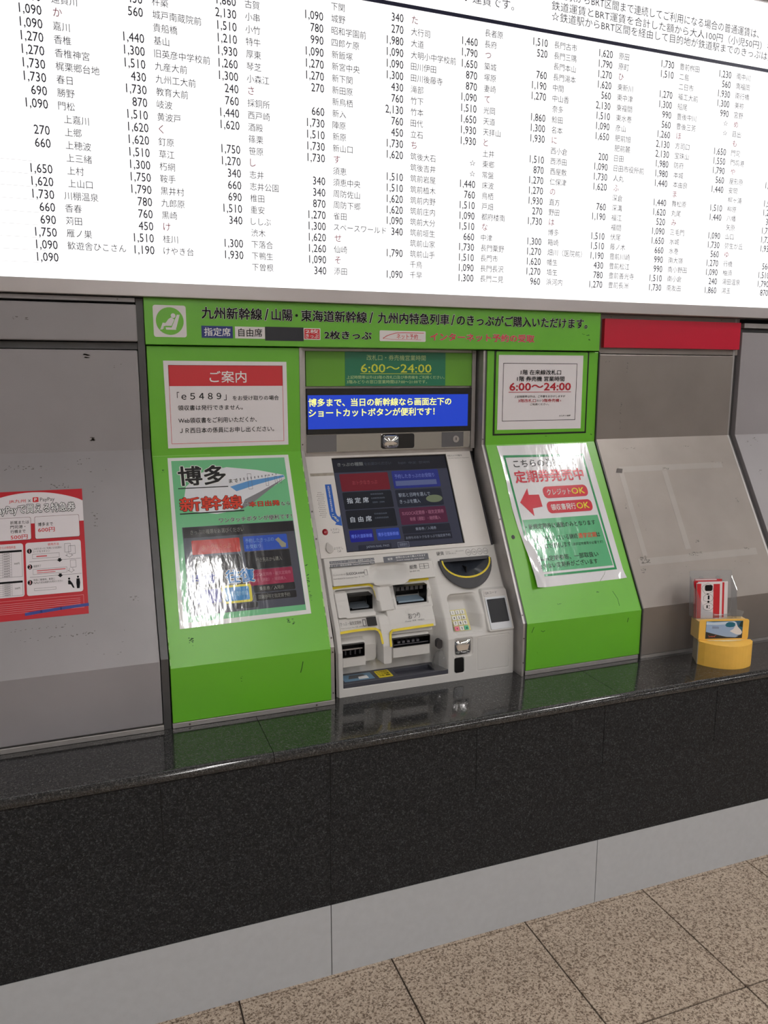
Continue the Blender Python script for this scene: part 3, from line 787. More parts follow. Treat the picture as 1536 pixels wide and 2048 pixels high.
sbtn(.7605, 1.3275, .935, 1.383, (96, 22, 34)); sbtn(.950, 1.3285, 1.1255, 1.3855, (34, 42, 108))
sbtn(.7605, 1.2705, .936, 1.3245, (20, 24, 32)); sbtn(.950, 1.2685, 1.1235, 1.3235, (28, 32, 44))
sbtn(.7605, 1.2115, .936, 1.2675, (20, 24, 32)); sbtn(.951, 1.2125, 1.125, 1.2645, (72, 28, 52))
sbtn(.7615, 1.1705, .8435, 1.2065, (24, 28, 118)); sbtn(.8555, 1.1705, .9385, 1.2055, (32, 54, 132))
sbtn(.950, 1.1845, 1.128, 1.2085, (28, 31, 42), r=.002); sbtn(.951, 1.1605, 1.128, 1.1825, (28, 31, 42), r=.002)
sbtn(.784, 1.1445, .901, 1.1605, (34, 37, 50), r=.002)
part(MB().prism(MS, circ(1.09, 1.290, .031, 28, .012), W, W + .0003), 'screen_badge', emi('badge', (96, 104, 82), .9), scr)
part(MB().plate(MS, .958, 1.3365, 1.112, 1.3525, W, W + .0003), 'screen_strip', emi('strip', (78, 86, 124), .9), scr)
a = MB(); a.frame(MS, .924, 1.1445, .964, 1.1605, .0008, W, W + .0005); part(a, 'screen_outline', emi('line', (130, 134, 150), .8), scr)
slet([('きっぷの種類', .760, 1.407, .852, 1.419, .014)], (104, 106, 106))
slet([('をお選びください', .856, 1.4075, .955, 1.4175, 0.0), ('English', .982, 1.406, 1.010, 1.415, 0), ('中文  한국어', 1.02, 1.406, 1.10, 1.415, 0)], (62, 66, 76))
slet([('おトクなきっぷ', .802, 1.347, .892, 1.360, .006)], (130, 56, 64))
slet([('予約したきっぷのお受取り', .958, 1.3605, 1.108, 1.3745, .004)], (104, 112, 168))
slet([('指 定 席', .772, 1.289, .849, 1.3065, .010), ('自 由 席', .773, 1.2305, .848, 1.248, .010)], (168, 172, 180))
slet([('駅名と日時を選んで', .960, 1.300, 1.078, 1.313, .004), ('きっぷを購入', .960, 1.279, 1.036, 1.292, .004)], (140, 146, 158))
slet([('SUGOCA定期券・磁気定期券', .960, 1.2415, 1.116, 1.2545, .004), ('新規（通勤）・継続購入', .985, 1.2225, 1.098, 1.235, .002)], (146, 96, 116))
slet([('新幹線自由席', .859, 1.312, .905, 1.3175, 0), ('在来線特急指定席', .859, 1.299, .908, 1.3045, 0), ('回数券・定期券', .862, 1.286, .905, 1.2915, 0), ('新幹線自由席', .86, 1.25, .906, 1.2555, 0), ('在来線特急自由席', .86, 1.237, .909, 1.2425, 0)], (84, 90, 102))
slet([('博多片道新幹線', .766, 1.182, .839, 1.194, .006), ('博多往復新幹線', .860, 1.182, .934, 1.194, .006)], (98, 116, 206))
slet([('乗車券／入場券', .998, 1.192, 1.075, 1.202, .004), ('お持ちのおトクなきっぷで指定席予約', .957, 1.167, 1.122, 1.176, .002), ('JAPAN RAIL PASS', .812, 1.148, .893, 1.157, 0), ('回数割引', .930, 1.148, .958, 1.157, 0)], (122, 126, 140))
# speaker, sticker, buttons, lettering of the screen panel
b = MB(); r = 0
for j in range(14):
    for i in range(5):
        xx = 0.6705 + i * .0048 + (.0024 if j % 2 else 0) ; zz = 1.326 - j * .0058
        if (j in (0, 13)) and i in (0, 4): continue
        b.prism(MS, circ(xx, zz, .0011, 8), 0, .0003)
part(b, 'speaker_holes', slot_black, tm)['kind'] = 'stuff'
blue_st = mat('blue_sticker', (28, 92, 184), .35, coat=.3)
ar = part(MB().prism(MS, [(.703, 1.350), (.7245, 1.350), (.7245, 1.262), (.7275, 1.253), (.7355, 1.247), (.7395, 1.256), (.7395, 1.2205), (.716, 1.226), (.7215, 1.232), (.708, 1.243), (.703, 1.258)], 0, .0006), 'arrow_sticker', blue_st, tm, 'blue arrow sticker pointing at the screen')
b = MB()
for i, ch in enumerate('本日の博多までの新幹線片道は'):
    txt(b, ch, MS, .7105, 1.3405 - i * .0058, .7165, 1.3455 - i * .0058, .001, .012)
part(b, 'sticker_lettering', white_ink, ar)
b = MB()
for i, ch in enumerate('こちら'):
    txt(b, ch, MS, .7105 + i * .0062, 1.2495 - i * .0078, .7185 + i * .0062, 1.2575 - i * .0078, .001, .02)
part(b, 'sticker_lettering', mat('pale_yellow_ink', (246, 244, 170), .5), ar)
def knob(pl, x, z, r, h, m, name, label=None, n=24):
    vs = []; fs = []
    rings = 6
    for j in range(rings + 1):
        a = math.pi / 2 * j / rings
        for i in range(n):
            t = 2 * math.pi * i / n
            vs.append(pl.P(x + r * math.cos(a) * math.cos(t) if j < rings else x, z + r * math.cos(a) * math.sin(t) if j < rings else z, h * math.sin(a)))
    for j in range(rings):
        for i in range(n):
            fs.append((j * n + i, j * n + (i + 1) % n, (j + 1) * n + (i + 1) % n, (j + 1) * n + i))
    return part(MB().add(vs, fs), name, m, tm, label, smooth=True)
knob(MS, .6785, 1.2055, .0098, .006, mat('cancel_red', (150, 16, 30), .12, coat=.5), 'cancel_button', 'red cancel button')
b = MB()
cp = [(.684 + .0125 * math.cos(math.radians(a)), 1.154 + .0125 * math.sin(math.radians(a))) for a in range(-200, 50, 14)] + [(.681, 1.1735), (.676, 1.172)]
b.prism(MS, cp, 0, .005)
part(b, 'call_button', mat('button_grey', (186, 182, 178), .35), tm, 'grey teardrop call button', bevel=.0012)
b = MB()
txt(b, 'とりけし', MS, .698, 1.2075, .729, 1.2145, .0006, .0); txt(b, 'Cancel', MS, .702, 1.200, .725, 1.2055, .0006, .0)
txt(b, 'よびだし', MS, .699, 1.151, .730, 1.159, .0006, .0); txt(b, 'Call', MS, .709, 1.143, .721, 1.149, .0006, .0)
txt(b, '防犯カメラ作動中', MS, 1.1715, 1.423, 1.229, 1.4295, .0006, .0); txt(b, 'Security Camera in Operation', MS, 1.1725, 1.4155, 1.256, 1.4195, .0006, -.002)
part(b, 'panel_lettering', ink_grey, tm)
part(MB().plate(MS, .658, 1.3775, .7395, 1.3865, 0, .0003), 'adhesive_smear', mat('smear', (158, 150, 138), .6, noise=.2, nscale=60), tm)

# lower body: one relief surface with all its bays, pillars, hoods and recesses
MPZ = [1.130, 1.02, 0.925, 0.86, 0.717]
MPY = [2.3322, 2.27, 2.205, 2.178, 2.172]
def yprof(z):
    return np.interp(z, MPZ[::-1], MPY[::-1])
def ss(a, b, x):
    t = np.clip((x - a) / (b - a), 0, 1)
    return t * t * (3 - 2 * t)
def rbox(X, Z, x0, z0, x1, z1, e=0.002, r=0.0):
    """1 inside the box, 0 outside, edge softness e, corner radius r"""
    cx, cz, hx, hz = (x0 + x1) / 2, (z0 + z1) / 2, (x1 - x0) / 2, (z1 - z0) / 2
    dx, dz = np.abs(X - cx) - (hx - r), np.abs(Z - cz) - (hz - r)
    d = np.hypot(np.maximum(dx, 0), np.maximum(dz, 0)) + np.minimum(np.maximum(dx, dz), 0) - r
    return 1 - ss(-e, e * 0.2, d)
def relief(X, Z):
    w = np.zeros_like(X)
    # the sunk bay on the left, its floor getting deeper towards the tray
    lev = -0.014 - 0.030 * ss(1.06, .90, Z) - 0.042 * ss(.92, .80, Z)
    bay = np.minimum(ss(.673, .678, X), 1 - ss(1.003, 1.036, X)) * ss(.744, .7455, Z) * (1 - ss(1.097, 1.103, Z))
    w += lev * bay
    inb = lambda v, m: w * (1 - m) + v * m
    # head cover with a scooped middle
    m_ = rbox(X, Z, .676, 1.044, 1.033, 1.098, .002, .004)
    dip = ss(.797, .845, X) * (1 - ss(.897, .948, X))
    cup = .004 - .030 * dip * ss(1.046, 1.078, Z) * (1 - .4 * ss(1.085, 1.10, Z))
    w = inb(cup, m_)
    # ledge under the head carrying the yellow lines
    led = rbox(X, Z, .676, .990, 1.012, 1.044, .002, .003)
    w = inb(-.016, led)
    lipz = 1.044 - .015 * dip
    lip = ss(lipz - .0015, lipz + .0005, Z) * (1 - ss(1.047, 1.050, Z)) * ss(.802, .815, X) * (1 - ss(.932, .945, X))
    w = inb(.004, lip)
    # upper left: bulging cover left of slot, arch recess round it
    w = inb(-.042, rbox(X, Z, .676, .950, .815, 1.030, .003, .016))
    w = inb(-.006 - .05 * ss(1.0, 1.06, Z) * 0, rbox(X, Z, .676, .952, .722, 1.026, .003, .006))
    sill = rbox(X, Z, .700, .948, .806, .968, .004, .008)
    w = inb(-.006, sill)
    # centre pillar, rounded across
    pil = ss(.806, .826, X) * (1 - ss(.862, .882, X)) * (1 - ss(1.028, 1.040, Z)) * ss(.952, .964, Z)
    w = inb(-.004, pil)
    # note slot surround on the right
    w = inb(-.012, rbox(X, Z, .872, .958, 1.008, 1.033, .002, .004))
    # middle: change cover, label plate and second pillar
    w = inb(-.010, rbox(X, Z, .838, .900, 1.004, .964, .003, .006))
    w = inb(-.018, rbox(X, Z, .676, .908, .838, .952, .003, .006))
    w = inb(-.012, rbox(X, Z, .806, .796, .846, .952, .006, .012))
    # lower left pocket round the card slot
    w = inb(-.052, rbox(X, Z, .676, .800, .806, .908, .006, .018) * (1 - rbox(X, Z, .676, .79, .757, .888, .002, .003)))
    w = inb(-.020, rbox(X, Z, .676, .802, .757, .886, .003, .004))
    # lower middle: lip under the change cover, face below the slot
    w = inb(-.030, rbox(X, Z, .846, .884, .996, .900, .003, .002))
    w = inb(-.022, rbox(X, Z, .846, .812, .978, .884, .002, .002))
    # slots
    w = inb(-.095, rbox(X, Z, .7235, .9665, .8015, 1.0125, .0012))
    w = inb(-.095, rbox(X, Z, .882, .9695, .992, 1.0285, .0012))
    w = inb(-.095, rbox(X, Z, .6765, .838, .750, .878, .0012))
    w = inb(-.095, rbox(X, Z, .849, .849, .976, .8775, .0012))
    # ---- right block
    # coin bowl
    d = np.hypot((X - 1.150) / .096, (Z - 1.090) / .088)
    m_ = (1 - ss(.90, .96, d)) * (1 - ss(1.088, 1.092, Z))
    w = inb(-.05, m_)
    # keypad recess
    kr = rbox(X, Z, 1.056, .866, 1.170, .990, .005, .018)
    lv = -.030 * ss(.872, .885, Z) * (1 - ss(.955, .99, Z)) - .010
    w = inb(lv * ss(1.17, 1.125, X), kr)
    # reader hood
    ch = 2.184 + (Z - .875) * .54
    w = inb((yprof(Z) - ch + .011) / .955, rbox(X, Z, 1.177, .8685, 1.278, .998, .004, .010))
    # door joint and mirror seat, sensor window seat
    dj = rbox(X, Z, 1.138, .7405, 1.258, .8575, .0008, .004) - rbox(X, Z, 1.1395, .742, 1.2565, .856, .0008, .003)
    w -= .0015 * np.clip(dj, 0, 1)
    w = inb(-.004, rbox(X, Z, 1.052, .7965, 1.123, .860, .002, .010))
    w = inb(-.004, rbox(X, Z, 1.054, .742, 1.091, .796, .0015, .008))
    # groove between head and body, rounding at the right edge
    w -= .012 * ss(1.272, 1.2815, X)
    w -= .012 * (1 - ss(.6535, .660, X))
    return w
xs = np.linspace(.6535, 1.2815, 470)
zs = np.linspace(.7175, 1.1275, 330)
GX, GZ = np.meshgrid(xs, zs)
GW = relief(GX, GZ)
VY = yprof(GZ) - GW * .955
VZ = GZ + GW * .0
nxv, nzv = len(xs), len(zs)
vv = np.stack([GX, VY, VZ], -1).reshape(-1, 3)
idx = np.arange(nxv * nzv).reshape(nzv, nxv)
ff = np.stack([idx[:-1, :-1], idx[:-1, 1:], idx[1:, 1:], idx[1:, :-1]], -1).reshape(-1, 4)
me = bpy.data.meshes.new('lower_body')
me.from_pydata(vv.tolist(), [], ff.tolist())
me.materials.append(machine_white)
me.shade_smooth()
ob = bpy.data.objects.new('lower_body', me); COL.objects.link(ob)
ob.parent = tm; ob.matrix_parent_inverse = Matrix.Translation(-tm.location)
part(MB().ext([(2.50, .7176), (2.1735, .7176), (2.182, .86), (2.2085, .925), (2.2735, 1.02), (2.336, 1.13), (2.523, 1.4505), (2.545, 1.4505)], 1.2655, 1.2745), 'side_cheek', dark_plastic, tm)
part(MB().ext([(2.50, .7176), (2.190, .7176), (2.200, .86), (2.225, .925), (2.29, 1.02), (2.345, 1.13), (2.525, 1.4505), (2.545, 1.4505)], .6362, .6500), 'side_cheek', dark_plastic, tm)

class MP_:
    """the machine's lower front: follows the curved profile"""
    def P(self, x, z, w=0.0):
        return (x, float(yprof(z)) - w * .955, z)
MP = MP_()

# slot linings with their mouths
def slot(x0, z0, x1, z1, depth, name='slot', face=-.02, label=None):
    b = MB()
    yb = float(yprof((z0 + z1) / 2))
    y0, y1 = yb - face * .955, yb - face * .955 + depth
    e = .0015
    b.wbox(x0 - e, y0, z0 - e, x1 + e, y1, z0); b.wbox(x0 - e, y0, z1, x1 + e, y1, z1 + e)
    b.wbox(x0 - e, y0, z0, x0, y1, z1); b.wbox(x1, y0, z0, x1 + e, y1, z1); b.wbox(x0 - e, y1, z0 - e, x1 + e, y1 + .001, z1 + e)
    return part(b, name, slot_black, tm, label), y0, y1
sA, y0, y1 = slot(.7245, .9675, .8005, 1.0115, .06, 'card_slot', -.014)
part(MB().add([(.729, y0 + .012, .9705), (.796, y0 + .012, .9705), (.793, y1 - .005, .978), (.732, y1 - .005, .978)], [(0, 1, 2, 3)]).wbox(.735, y0 + .006, .9695, .790, y0 + .01, .9725), 'slot_ramp', mat('slot_blue', (104, 112, 120), .35), sA)
sB, y0, y1 = slot(.883, .9705, .991, 1.0275, .07, 'note_slot', -.008)
part(MB().add([(.890, y0 + .01, .978), (.986, y0 + .01, .978), (.975, y1 - .03, .985), (.900, y1 - .03, .985)], [(0, 1, 2, 3)]).wbox(.893, y0 + .002, .974, .983, y0 + .008, .980), 'slot_ramp', mat('slot_blue2', (128, 148, 164), .35), sB)
b = MB()
for i in range(6):
    b.wbox(.889 + i * .0165, y0 + .012, 1.012, .900 + i * .0165, y0 + .04, 1.026)
part(b, 'guide_ribs', mat('guide_grey', (70, 70, 74), .4), sB)
b = MB(); b.wbox(.9925, y0 - .004, .968, 1.004, y0 + .02, 1.012); part(b, 'slot_cheek', machine_white, sB, bevel=.002)
sC, y0, y1 = slot(.6775, .839, .749, .877, .05, 'ticket_slot', -.016)
b = MB(); b.wbox(.678, y0 + .014, .8565, .748, y0 + .018, .8605); part(b, 'slot_bar', steel_frame, sC)
b = MB()
for i in range(4): b.wbox(.688 + i * .016, y0 + .01, .842, .693 + i * .016, y0 + .03, .8555)
part(b, 'guide_ribs', dark_plastic, sC)
sD, y0, y1 = slot(.850, .850, .975, .8765, .05, 'change_slot', -.018)
b = MB()
for i in range(5): b.wbox(.868 + i * .0165, y0 + .012, .857, .877 + i * .0165, y0 + .03, .864)
b.wbox(.851, y0 + .008, .853, .974, y0 + .011, .8555)
part(b, 'guide_ribs', mat('guide_grey2', (90, 90, 96), .35), sD)

# yellow guide lines
def ribbon(pts, w, t=.0068):
    part(MB().line(MP, pts, t, w - .001, w + .0010), 'guide_line', yellow, tm, 'yellow guide line round a slot')
ribbon([(.677, 1.0375), (.72, 1.0395), (.77, 1.0400), (.800, 1.0385), (.811, 1.033), (.816, 1.022), (.818, .998)], -.0145)
ribbon([(.859, .994), (.858, 1.018), (.860, 1.030), (.868, 1.0355), (.90, 1.0375), (.96, 1.0385), (1.011, 1.0385)], -.0145)
ribbon([(.678, .9145), (.72, .9165), (.77, .9170), (.793, .915), (.803, .909), (.808, .897), (.811, .871)], -.0105)
ribbon([(.837, .860), (.8385, .885), (.841, .898), (.849, .9045), (.88, .9055), (.93, .9065), (.990, .9075)], -.0085)

# dark return tray along the bottom
b = MB()
b.wbox(.674, 2.1755, .7445, 1.0345, 2.182, .760)
b.wbox(.674, 2.182, .7445, .860, 2.258, .760)
b.wbox(.990, 2.182, .7445, 1.0345, 2.258, .760)
b.wbox(.860, 2.240, .7445, .990, 2.258, .760)
b.wbox(.860, 2.182, .7445, .990, 2.192, .760)
b.wbox(.860, 2.192, .7445, .990, 2.240, .748)
ty = part(b, 'return_tray', tray_plastic, tm, 'dark grey return tray', bevel=.0015)
class TT:
    def P(self, x, z, w=0.0): return (x, z, .760 + w)
TRAY = TT()
part(MB().plate(TRAY, .683, 2.188, .783, 2.240, 0, .0006), 'blue_label', mat('label_blue', (112, 148, 176), .4), ty)
b = MB(); b.prism(TRAY, [(.70, 2.205), (.735, 2.205), (.76, 2.222), (.755, 2.232), (.71, 2.232)], .0006, .001); part(b, 'label_picture', ink_grey, ty)
b = MB(); b.prism(TRAY, [(.732, 2.195), (.765, 2.195), (.765, 2.218), (.735, 2.214)], .001, .0014); part(b, 'label_picture', white_ink, ty)
yl = part(MB().prism(TRAY, rr(.797, 2.184, .845, 2.242, .004), 0, .0007), 'caution_label', yellow, ty)
b = MB()
for i, t in enumerate(('とりわすれ', 'にご注意', '注意')):
    txt(b, t, TRAY, .802, 2.224 - i * .015, .840, 2.234 - i * .015, .0011, .015)
part(b, 'caution_lettering', ink, ty)
# clear coin return shutter on the right wall of the bay
b = MB(); n = 14
vs = []
for j, (zz, r0) in enumerate(((.760, .030), (.775, .030), (.800, .024), (.818, .012), (.822, .002))):
    for i in range(n + 1):
        a = math.pi * (0.45 + 1.05 * i / n)
        vs.append((1.018 + r0 * 1.15 * math.cos(a), 2.200 - r0 * math.sin(a) * .8 - (.822 - zz) * .1, zz))
fs = [(j * (n + 1) + i, j * (n + 1) + i + 1, (j + 1) * (n + 1) + i + 1, (j + 1) * (n + 1) + i) for j in range(4) for i in range(n)]
part(MB().add(vs, fs), 'coin_shutter', shutter_clear, tm, 'clear plastic coin return shutter', smooth=True)
part(MB().prism(MP, rr(.998, .8285, 1.0175, .860, .009), -.030, -.0125), 'coin_outlet', mat('outlet_dark', (52, 50, 52), .4), tm)

# coin bowl
b = MB()
arc_o = [(1.150 + .0985 * math.cos(math.radians(a)), 1.092 + .0885 * math.sin(math.radians(a))) for a in range(180, 361, 9)]
arc_i = [(1.152 + .089 * math.cos(math.radians(a)), 1.092 + .054 * math.sin(math.radians(a))) for a in range(180, 361, 9)]
b.prism(MP, arc_o + arc_i[::-1], -.004, .013)
cb = part(b, 'coin_bowl', dark_plastic, tm, 'dark half-round coin bowl', bevel=.002)
b = MB(); b.line(MP, [(x, z + .0005) for x, z in arc_i], .0052, .013, .0145)
part(b, 'yellow_rim', yellow, cb)
vs = []; fs = []
for j in range(9):
    t = j / 8
    for i in range(21):
        a = math.radians(180 + 9 * i)
        k_ = 1 - t * .97
        x = 1.152 + .089 * k_ * math.cos(a); z = 1.092 + .054 * k_ * math.sin(a) - .004 * t
        vs.append(MP.P(x, z, .012 - .044 * math.sin(t * math.pi / 2)))
for j in range(8):
    for i in range(20):
        fs.append((j * 21 + i, j * 21 + i + 1, (j + 1) * 21 + i + 1, (j + 1) * 21 + i))
part(MB().add(vs, fs), 'bowl_inside', mat('bowl_inner', (50, 54, 62), .15, coat=.5), cb, smooth=True)
part(MB().prism(MP, rr(1.060, 1.088, 1.244, 1.0965, .003), -.03, .008), 'bowl_rear', dark_plastic, cb)
part(MB().wbox(1.148, float(yprof(1.06)) - .004, 1.045, 1.151, float(yprof(1.06)) + .03, 1.068), 'bowl_divider', slot_black, cb)

# keypad
class KP:
    """keypad plate, tilted up inside its recess"""
    def P(self, x, z, w=0.0):
        t = (z - .883) / (.942 - .883)
        return (x + .006 * (1 - t) , 2.2005 + .036 * t - w * .9, .878 + .062 * t + w * .35)
K = KP()
kp = part(MB().prism(K, rr(1.0615, .8815, 1.121, .9415, .002), -.003, .0), 'keypad_plate', mat('keypad_cream', (210, 202, 140), .4), tm)
keys = ['1', '2', '3', '4', '5', '6', '7', '8', '9', '×', '0', '#']
for i, s in enumerate(keys):
    cx_, cz_ = 1.0705 + (i % 3) * .0175, .9335 - (i // 3) * .0148
    m_ = mat('key_pink', (236, 120, 150), .4) if s == '×' else mat('key_green', (80, 190, 150), .4) if s == '#' else mat('key_white', (224, 224, 220), .4)
    part(MB().prism(K, rr(cx_ - .0072, cz_ - .0058, cx_ + .0072, cz_ + .0058, .0015, 3), 0, .0035), 'key', m_, kp)
b = MB()
for i, s in enumerate(keys):
    cx_, cz_ = 1.0705 + (i % 3) * .0175, .9335 - (i // 3) * .0148
    txt2(b, s, K, cx_, cz_ - .0037, .0105, 1.0, 'C', .0039, .01)
part(b, 'key_lettering', ink, kp)

# reader hood: dark glass window and label
RP = ZP(2.173, .875, 2.227, .975)
part(MB().prism(RP, rr(1.1875, .8765, 1.2665, .9725, .004), -.001, .0025), 'reader_frame', mat('reader_grey', (198, 202, 208), .3), tm)
part(MB().prism(RP, rr(1.1925, .8965, 1.2605, .9665, .002), .0025, .0034), 'reader_window', mat('reader_black', (20, 22, 28), .3, spec=.2), tm)
part(MB().prism(RP, rr(1.186, .9755, 1.272, .9945, .003), -.001, .0012), 'reader_label', mat('pale_label', (196, 192, 190), .45), tm)
# sensor window, mirror
part(MB().prism(MP, rr(1.0565, .7445, 1.0888, .7935, .006), -.004, .0006), 'sensor_window', mat('sensor_black', (16, 16, 18), .15), tm)
b = MB(); n1_ = 18; vs = []
for j in range(n1_ + 1):
    for i in range(n1_ + 1):
        u, v = i / n1_ * 2 - 1, j / n1_ * 2 - 1
        h = -.001 + .012 * (1 - u ** 4) * (1 - v ** 4)
        k_ = 1 - .12 * (u * u * v * v)
        vs.append(MP.P(1.0875 + .0315 * u * k_, .8285 + .0285 * v * k_, h - .003))
fs = [(j * (n1_ + 1) + i, j * (n1_ + 1) + i + 1, (j + 1) * (n1_ + 1) + i + 1, (j + 1) * (n1_ + 1) + i) for j in range(n1_) for i in range(n1_)]
part(b.add(vs, fs), 'steel_dimple', mat('dimple_steel', (225, 225, 225), .06, metal=1.0), tm, 'shiny bulged steel plate', smooth=True)

# labels on the lower body
b = MB()
for (x0, z0, x1, z1) in ((.677, 1.1105, .829, 1.1185), (.677, 1.1005, .829, 1.1085), (.861, 1.1005, 1.022, 1.1185)):
    b.plate(MP, x0, z0, x1, z1, 0, .0006)
gl_ = part(b, 'grey_labels', grey_label, tm)
b = MB()
txt(b, 'クレジットカード・SUGOCA・定期券 Credit Card', MP, .680, 1.112, .826, 1.1172, .001, .0); txt(b, 'きっぷ・磁気定期券 Ticket/Commuter Pass', MP, .680, 1.102, .826, 1.1072, .001, .0)
txt(b, '紙幣', MP, .876, 1.107, .893, 1.1145, .001, .0); txt(b, '紙幣はまとめて挿入できます', MP, .905, 1.1105, 1.012, 1.1165, .001, .0); txt(b, 'Insert notes at one time', MP, .907, 1.1035, 1.005, 1.1075, .001, .0)
part(b, 'label_lettering', white_ink, tm)
b = MB()
txt(b, '硬貨', MP, 1.053, 1.1085, 1.080, 1.1205, .001, .006); txt(b, 'Coins', MP, 1.087, 1.1155, 1.103, 1.1195, .001, -.003); txt(b, '동전 硬币 投入口', MP, 1.087, 1.1095, 1.125, 1.1135, .001, -.003)
txt(b, '一度に入れられる', MP, 1.122, 1.1155, 1.155, 1.1195, .001, -.003)
for i, s in enumerate(('500', '100', '50', '10')):
    cx_ = 1.1715 + i * .022
    a = [(cx_ + .0092 * math.cos(math.radians(q_)), 1.1105 + .0092 * math.sin(math.radians(q_))) for q_ in range(0, 361, 20)]
    b.line(MP, a, .0007, .0, .0008)
    txt(b, s, MP, cx_ - .0055, 1.1078, cx_ + .0055, 1.113, .001, .0)
txt(b, '紙幣', MP, .9465, 1.0755, .9725, 1.0885, .0052, .006); txt(b, 'Bills 紙币 지폐', MP, .944, 1.067, .978, 1.072, .0052, -.004)
b.frame(MP, .982, 1.0745, 1.015, 1.0895, .0007, .003, .0052); b.plate(MP, .998, 1.0745, .9987, 1.0895, .003, .0052); b.plate(MP, .982, 1.0815, 1.015, 1.0822, .003, .0052)
txt(b, 'クレジットカード', MP, .680, 1.0755, .722, 1.081, .0052, -.003); txt(b, 'SUGOCA', MP, .725, 1.075, .762, 1.083, .0052, .014); txt(b, '定期券', MP, .764, 1.0755, .787, 1.082, .0052, -.002)
txt(b, 'Card SUGOCA Commuter Pass  卡  카드', MP, .680, 1.0655, .785, 1.070, .0052, -.004)
b.frame(MP, .787, 1.0705, .797, 1.0865, .0006, .003, .0050)
txt(b, 'おつり', MP, .910, .933, .951, .949, -.006, .0); txt(b, 'Change  找零  거스름돈', MP, .896, .9245, .963, .9295, -.006, -.003)
txt(b, 'きっぷ・磁気定期券', MP, .681, .932, .751, .9425, -.013, .0); txt(b, 'Ticket Commuter Pass  车票  승차권', MP, .681, .924, .753, .928, -.013, -.004)
txt(b, 'QRコード', RP, 1.192, .9815, 1.236, .9895, .0016, .0)
part(b, 'body_lettering', ink_grey, tm)
part(MB().plate(MP, .770, .924, .8015, .947, -.018, -.0125), 'ticket_window', slot_black, tm)
b = MB(); b.frame(MP, .756, .925, .766, .943, .0006, -.018, -.0132); part(b, 'ticket_pictogram', ink_grey, tm)

# ================================================================== STICKERS AND POSTERS
# opening hours sticker on the green top panel
T = ZP(2.494, 0)
gs = thing('hours_sticker', 'dark green opening hours sticker with yellow digits above the display', 'sticker', (0.97, 2.494, 1.6745))
part(MB().plate(T, .7885, 1.6745, 1.1565, 1.787, 0, .0008), 'sheet', mat('sticker_green', (8, 116, 84), .35, coat=.3), gs)
b = MB(); txt(b, '改札口・券売機営業時間', T, .865, 1.7595, 1.081, 1.778, .0012, .0)
txt(b, '上記時間帯以外は3階の改札口及び券売機をご利用ください。', T, .794, 1.6975, 1.153, 1.709, .0012, .0); txt(b, '3階みどりの窓口営業時間は7:00～21:00です。', T, .794, 1.682, 1.087, 1.694, .0012, .0)
part(b, 'lettering', mat('pale_green_ink', (186, 214, 150), .4), gs)
b = MB(); txt(b, '6:00～24:00', T, .844, 1.719, 1.103, 1.7475, .0012, .007); b.plate(T, .842, 1.7145, 1.104, 1.716, .0008, .0012)
part(b, 'hours_lettering', mat('yellow_ink', (216, 224, 64), .4), gs)

# red-headed notice (left green cabinet)
nt_ = thing('notice', 'white notice with a red heading band on the left green cabinet', 'notice', (.39, 2.45, 1.487))
part(MB().prism(UPF, [(.203, 1.487), (.580, 1.488), (.579, 1.751), (.200, 1.752)], .0002, .0016), 'sheet', paper, nt_)
part(MB().plate(UPF, .214, 1.676, .566, 1.739, .0016, .0019), 'heading_band', mat('band_red', (206, 40, 52), .35, coat=.25), nt_)
b = MB(); b.frame(UPF, .214, 1.500, .566, 1.739, .0012, .0016, .0019); part(b, 'border', red_ink, nt_)
part(txt(MB(), 'ご案内', UPF, .336, 1.686, .450, 1.722, .0023, .008), 'heading_lettering', white_ink, nt_)
b = MB()
txt(b, '「', UPF, .236, 1.640, .243, 1.658, .0022, -.005); txt(b, 'ｅ５４８９', UPF, .249, 1.635, .370, 1.655, .0022, .012); txt(b, '」', UPF, .378, 1.632, .386, 1.650, .0022, -.005)
txt(b, 'をお受け取りの場合', UPF, .405, 1.631, .552, 1.646, .0022, .009); txt(b, '領収書は発行できません。', UPF, .237, 1.602, .436, 1.618, .0022, .009)
txt(b, 'Web領収書をご利用いただくか、', UPF, .237, 1.563, .479, 1.580, .0022, .009); txt(b, 'ＪＲ西日本の係員にお申し出ください。', UPF, .240, 1.532, .534, 1.549, .0022, .009)
part(b, 'lettering', ink, nt_)

# hours notice on the hatch
rn = thing('notice', 'white black-bordered opening hours notice on the right green cabinet hatch', 'notice', (1.516, 2.448, 1.516))
part(MB().prism(UPF, [(1.341, 1.518), (1.692, 1.516), (1.691, 1.782), (1.341, 1.781)], .0024, .0034), 'sheet', paper, rn)
b = MB(); b.frame(UPF, 1.3595, 1.548, 1.666, 1.753, .0018, .0034, .0038); part(b, 'border', ink, rn)
b = MB()
txt(b, '1階 在来線改札口', UPF, 1.430, 1.712, 1.598, 1.730, .0042, .018); txt(b, '1階 券売機 営業時間', UPF, 1.416, 1.689, 1.613, 1.707, .0042, .018)
txt(b, '上記時間帯以外は、ご不便をおかけしますが', UPF, 1.407, 1.631, 1.619, 1.6395, .0042, .006); txt(b, 'ご利用ください。', UPF, 1.473, 1.603, 1.551, 1.611, .0042, .006); txt(b, '及び', UPF, 1.498, 1.6165, 1.520, 1.6235, .0042, .0)
txt(b, 'JR九州 小倉駅', UPF, 1.596, 1.561, 1.645, 1.567, .0042, .006)
part(b, 'lettering', ink, rn)
b = MB()
txt(b, '6:00～24:00', UPF, 1.386, 1.656, 1.642, 1.684, .0042, .022); b.plate(UPF, 1.384, 1.650, 1.643, 1.6518, .0034, .0042)
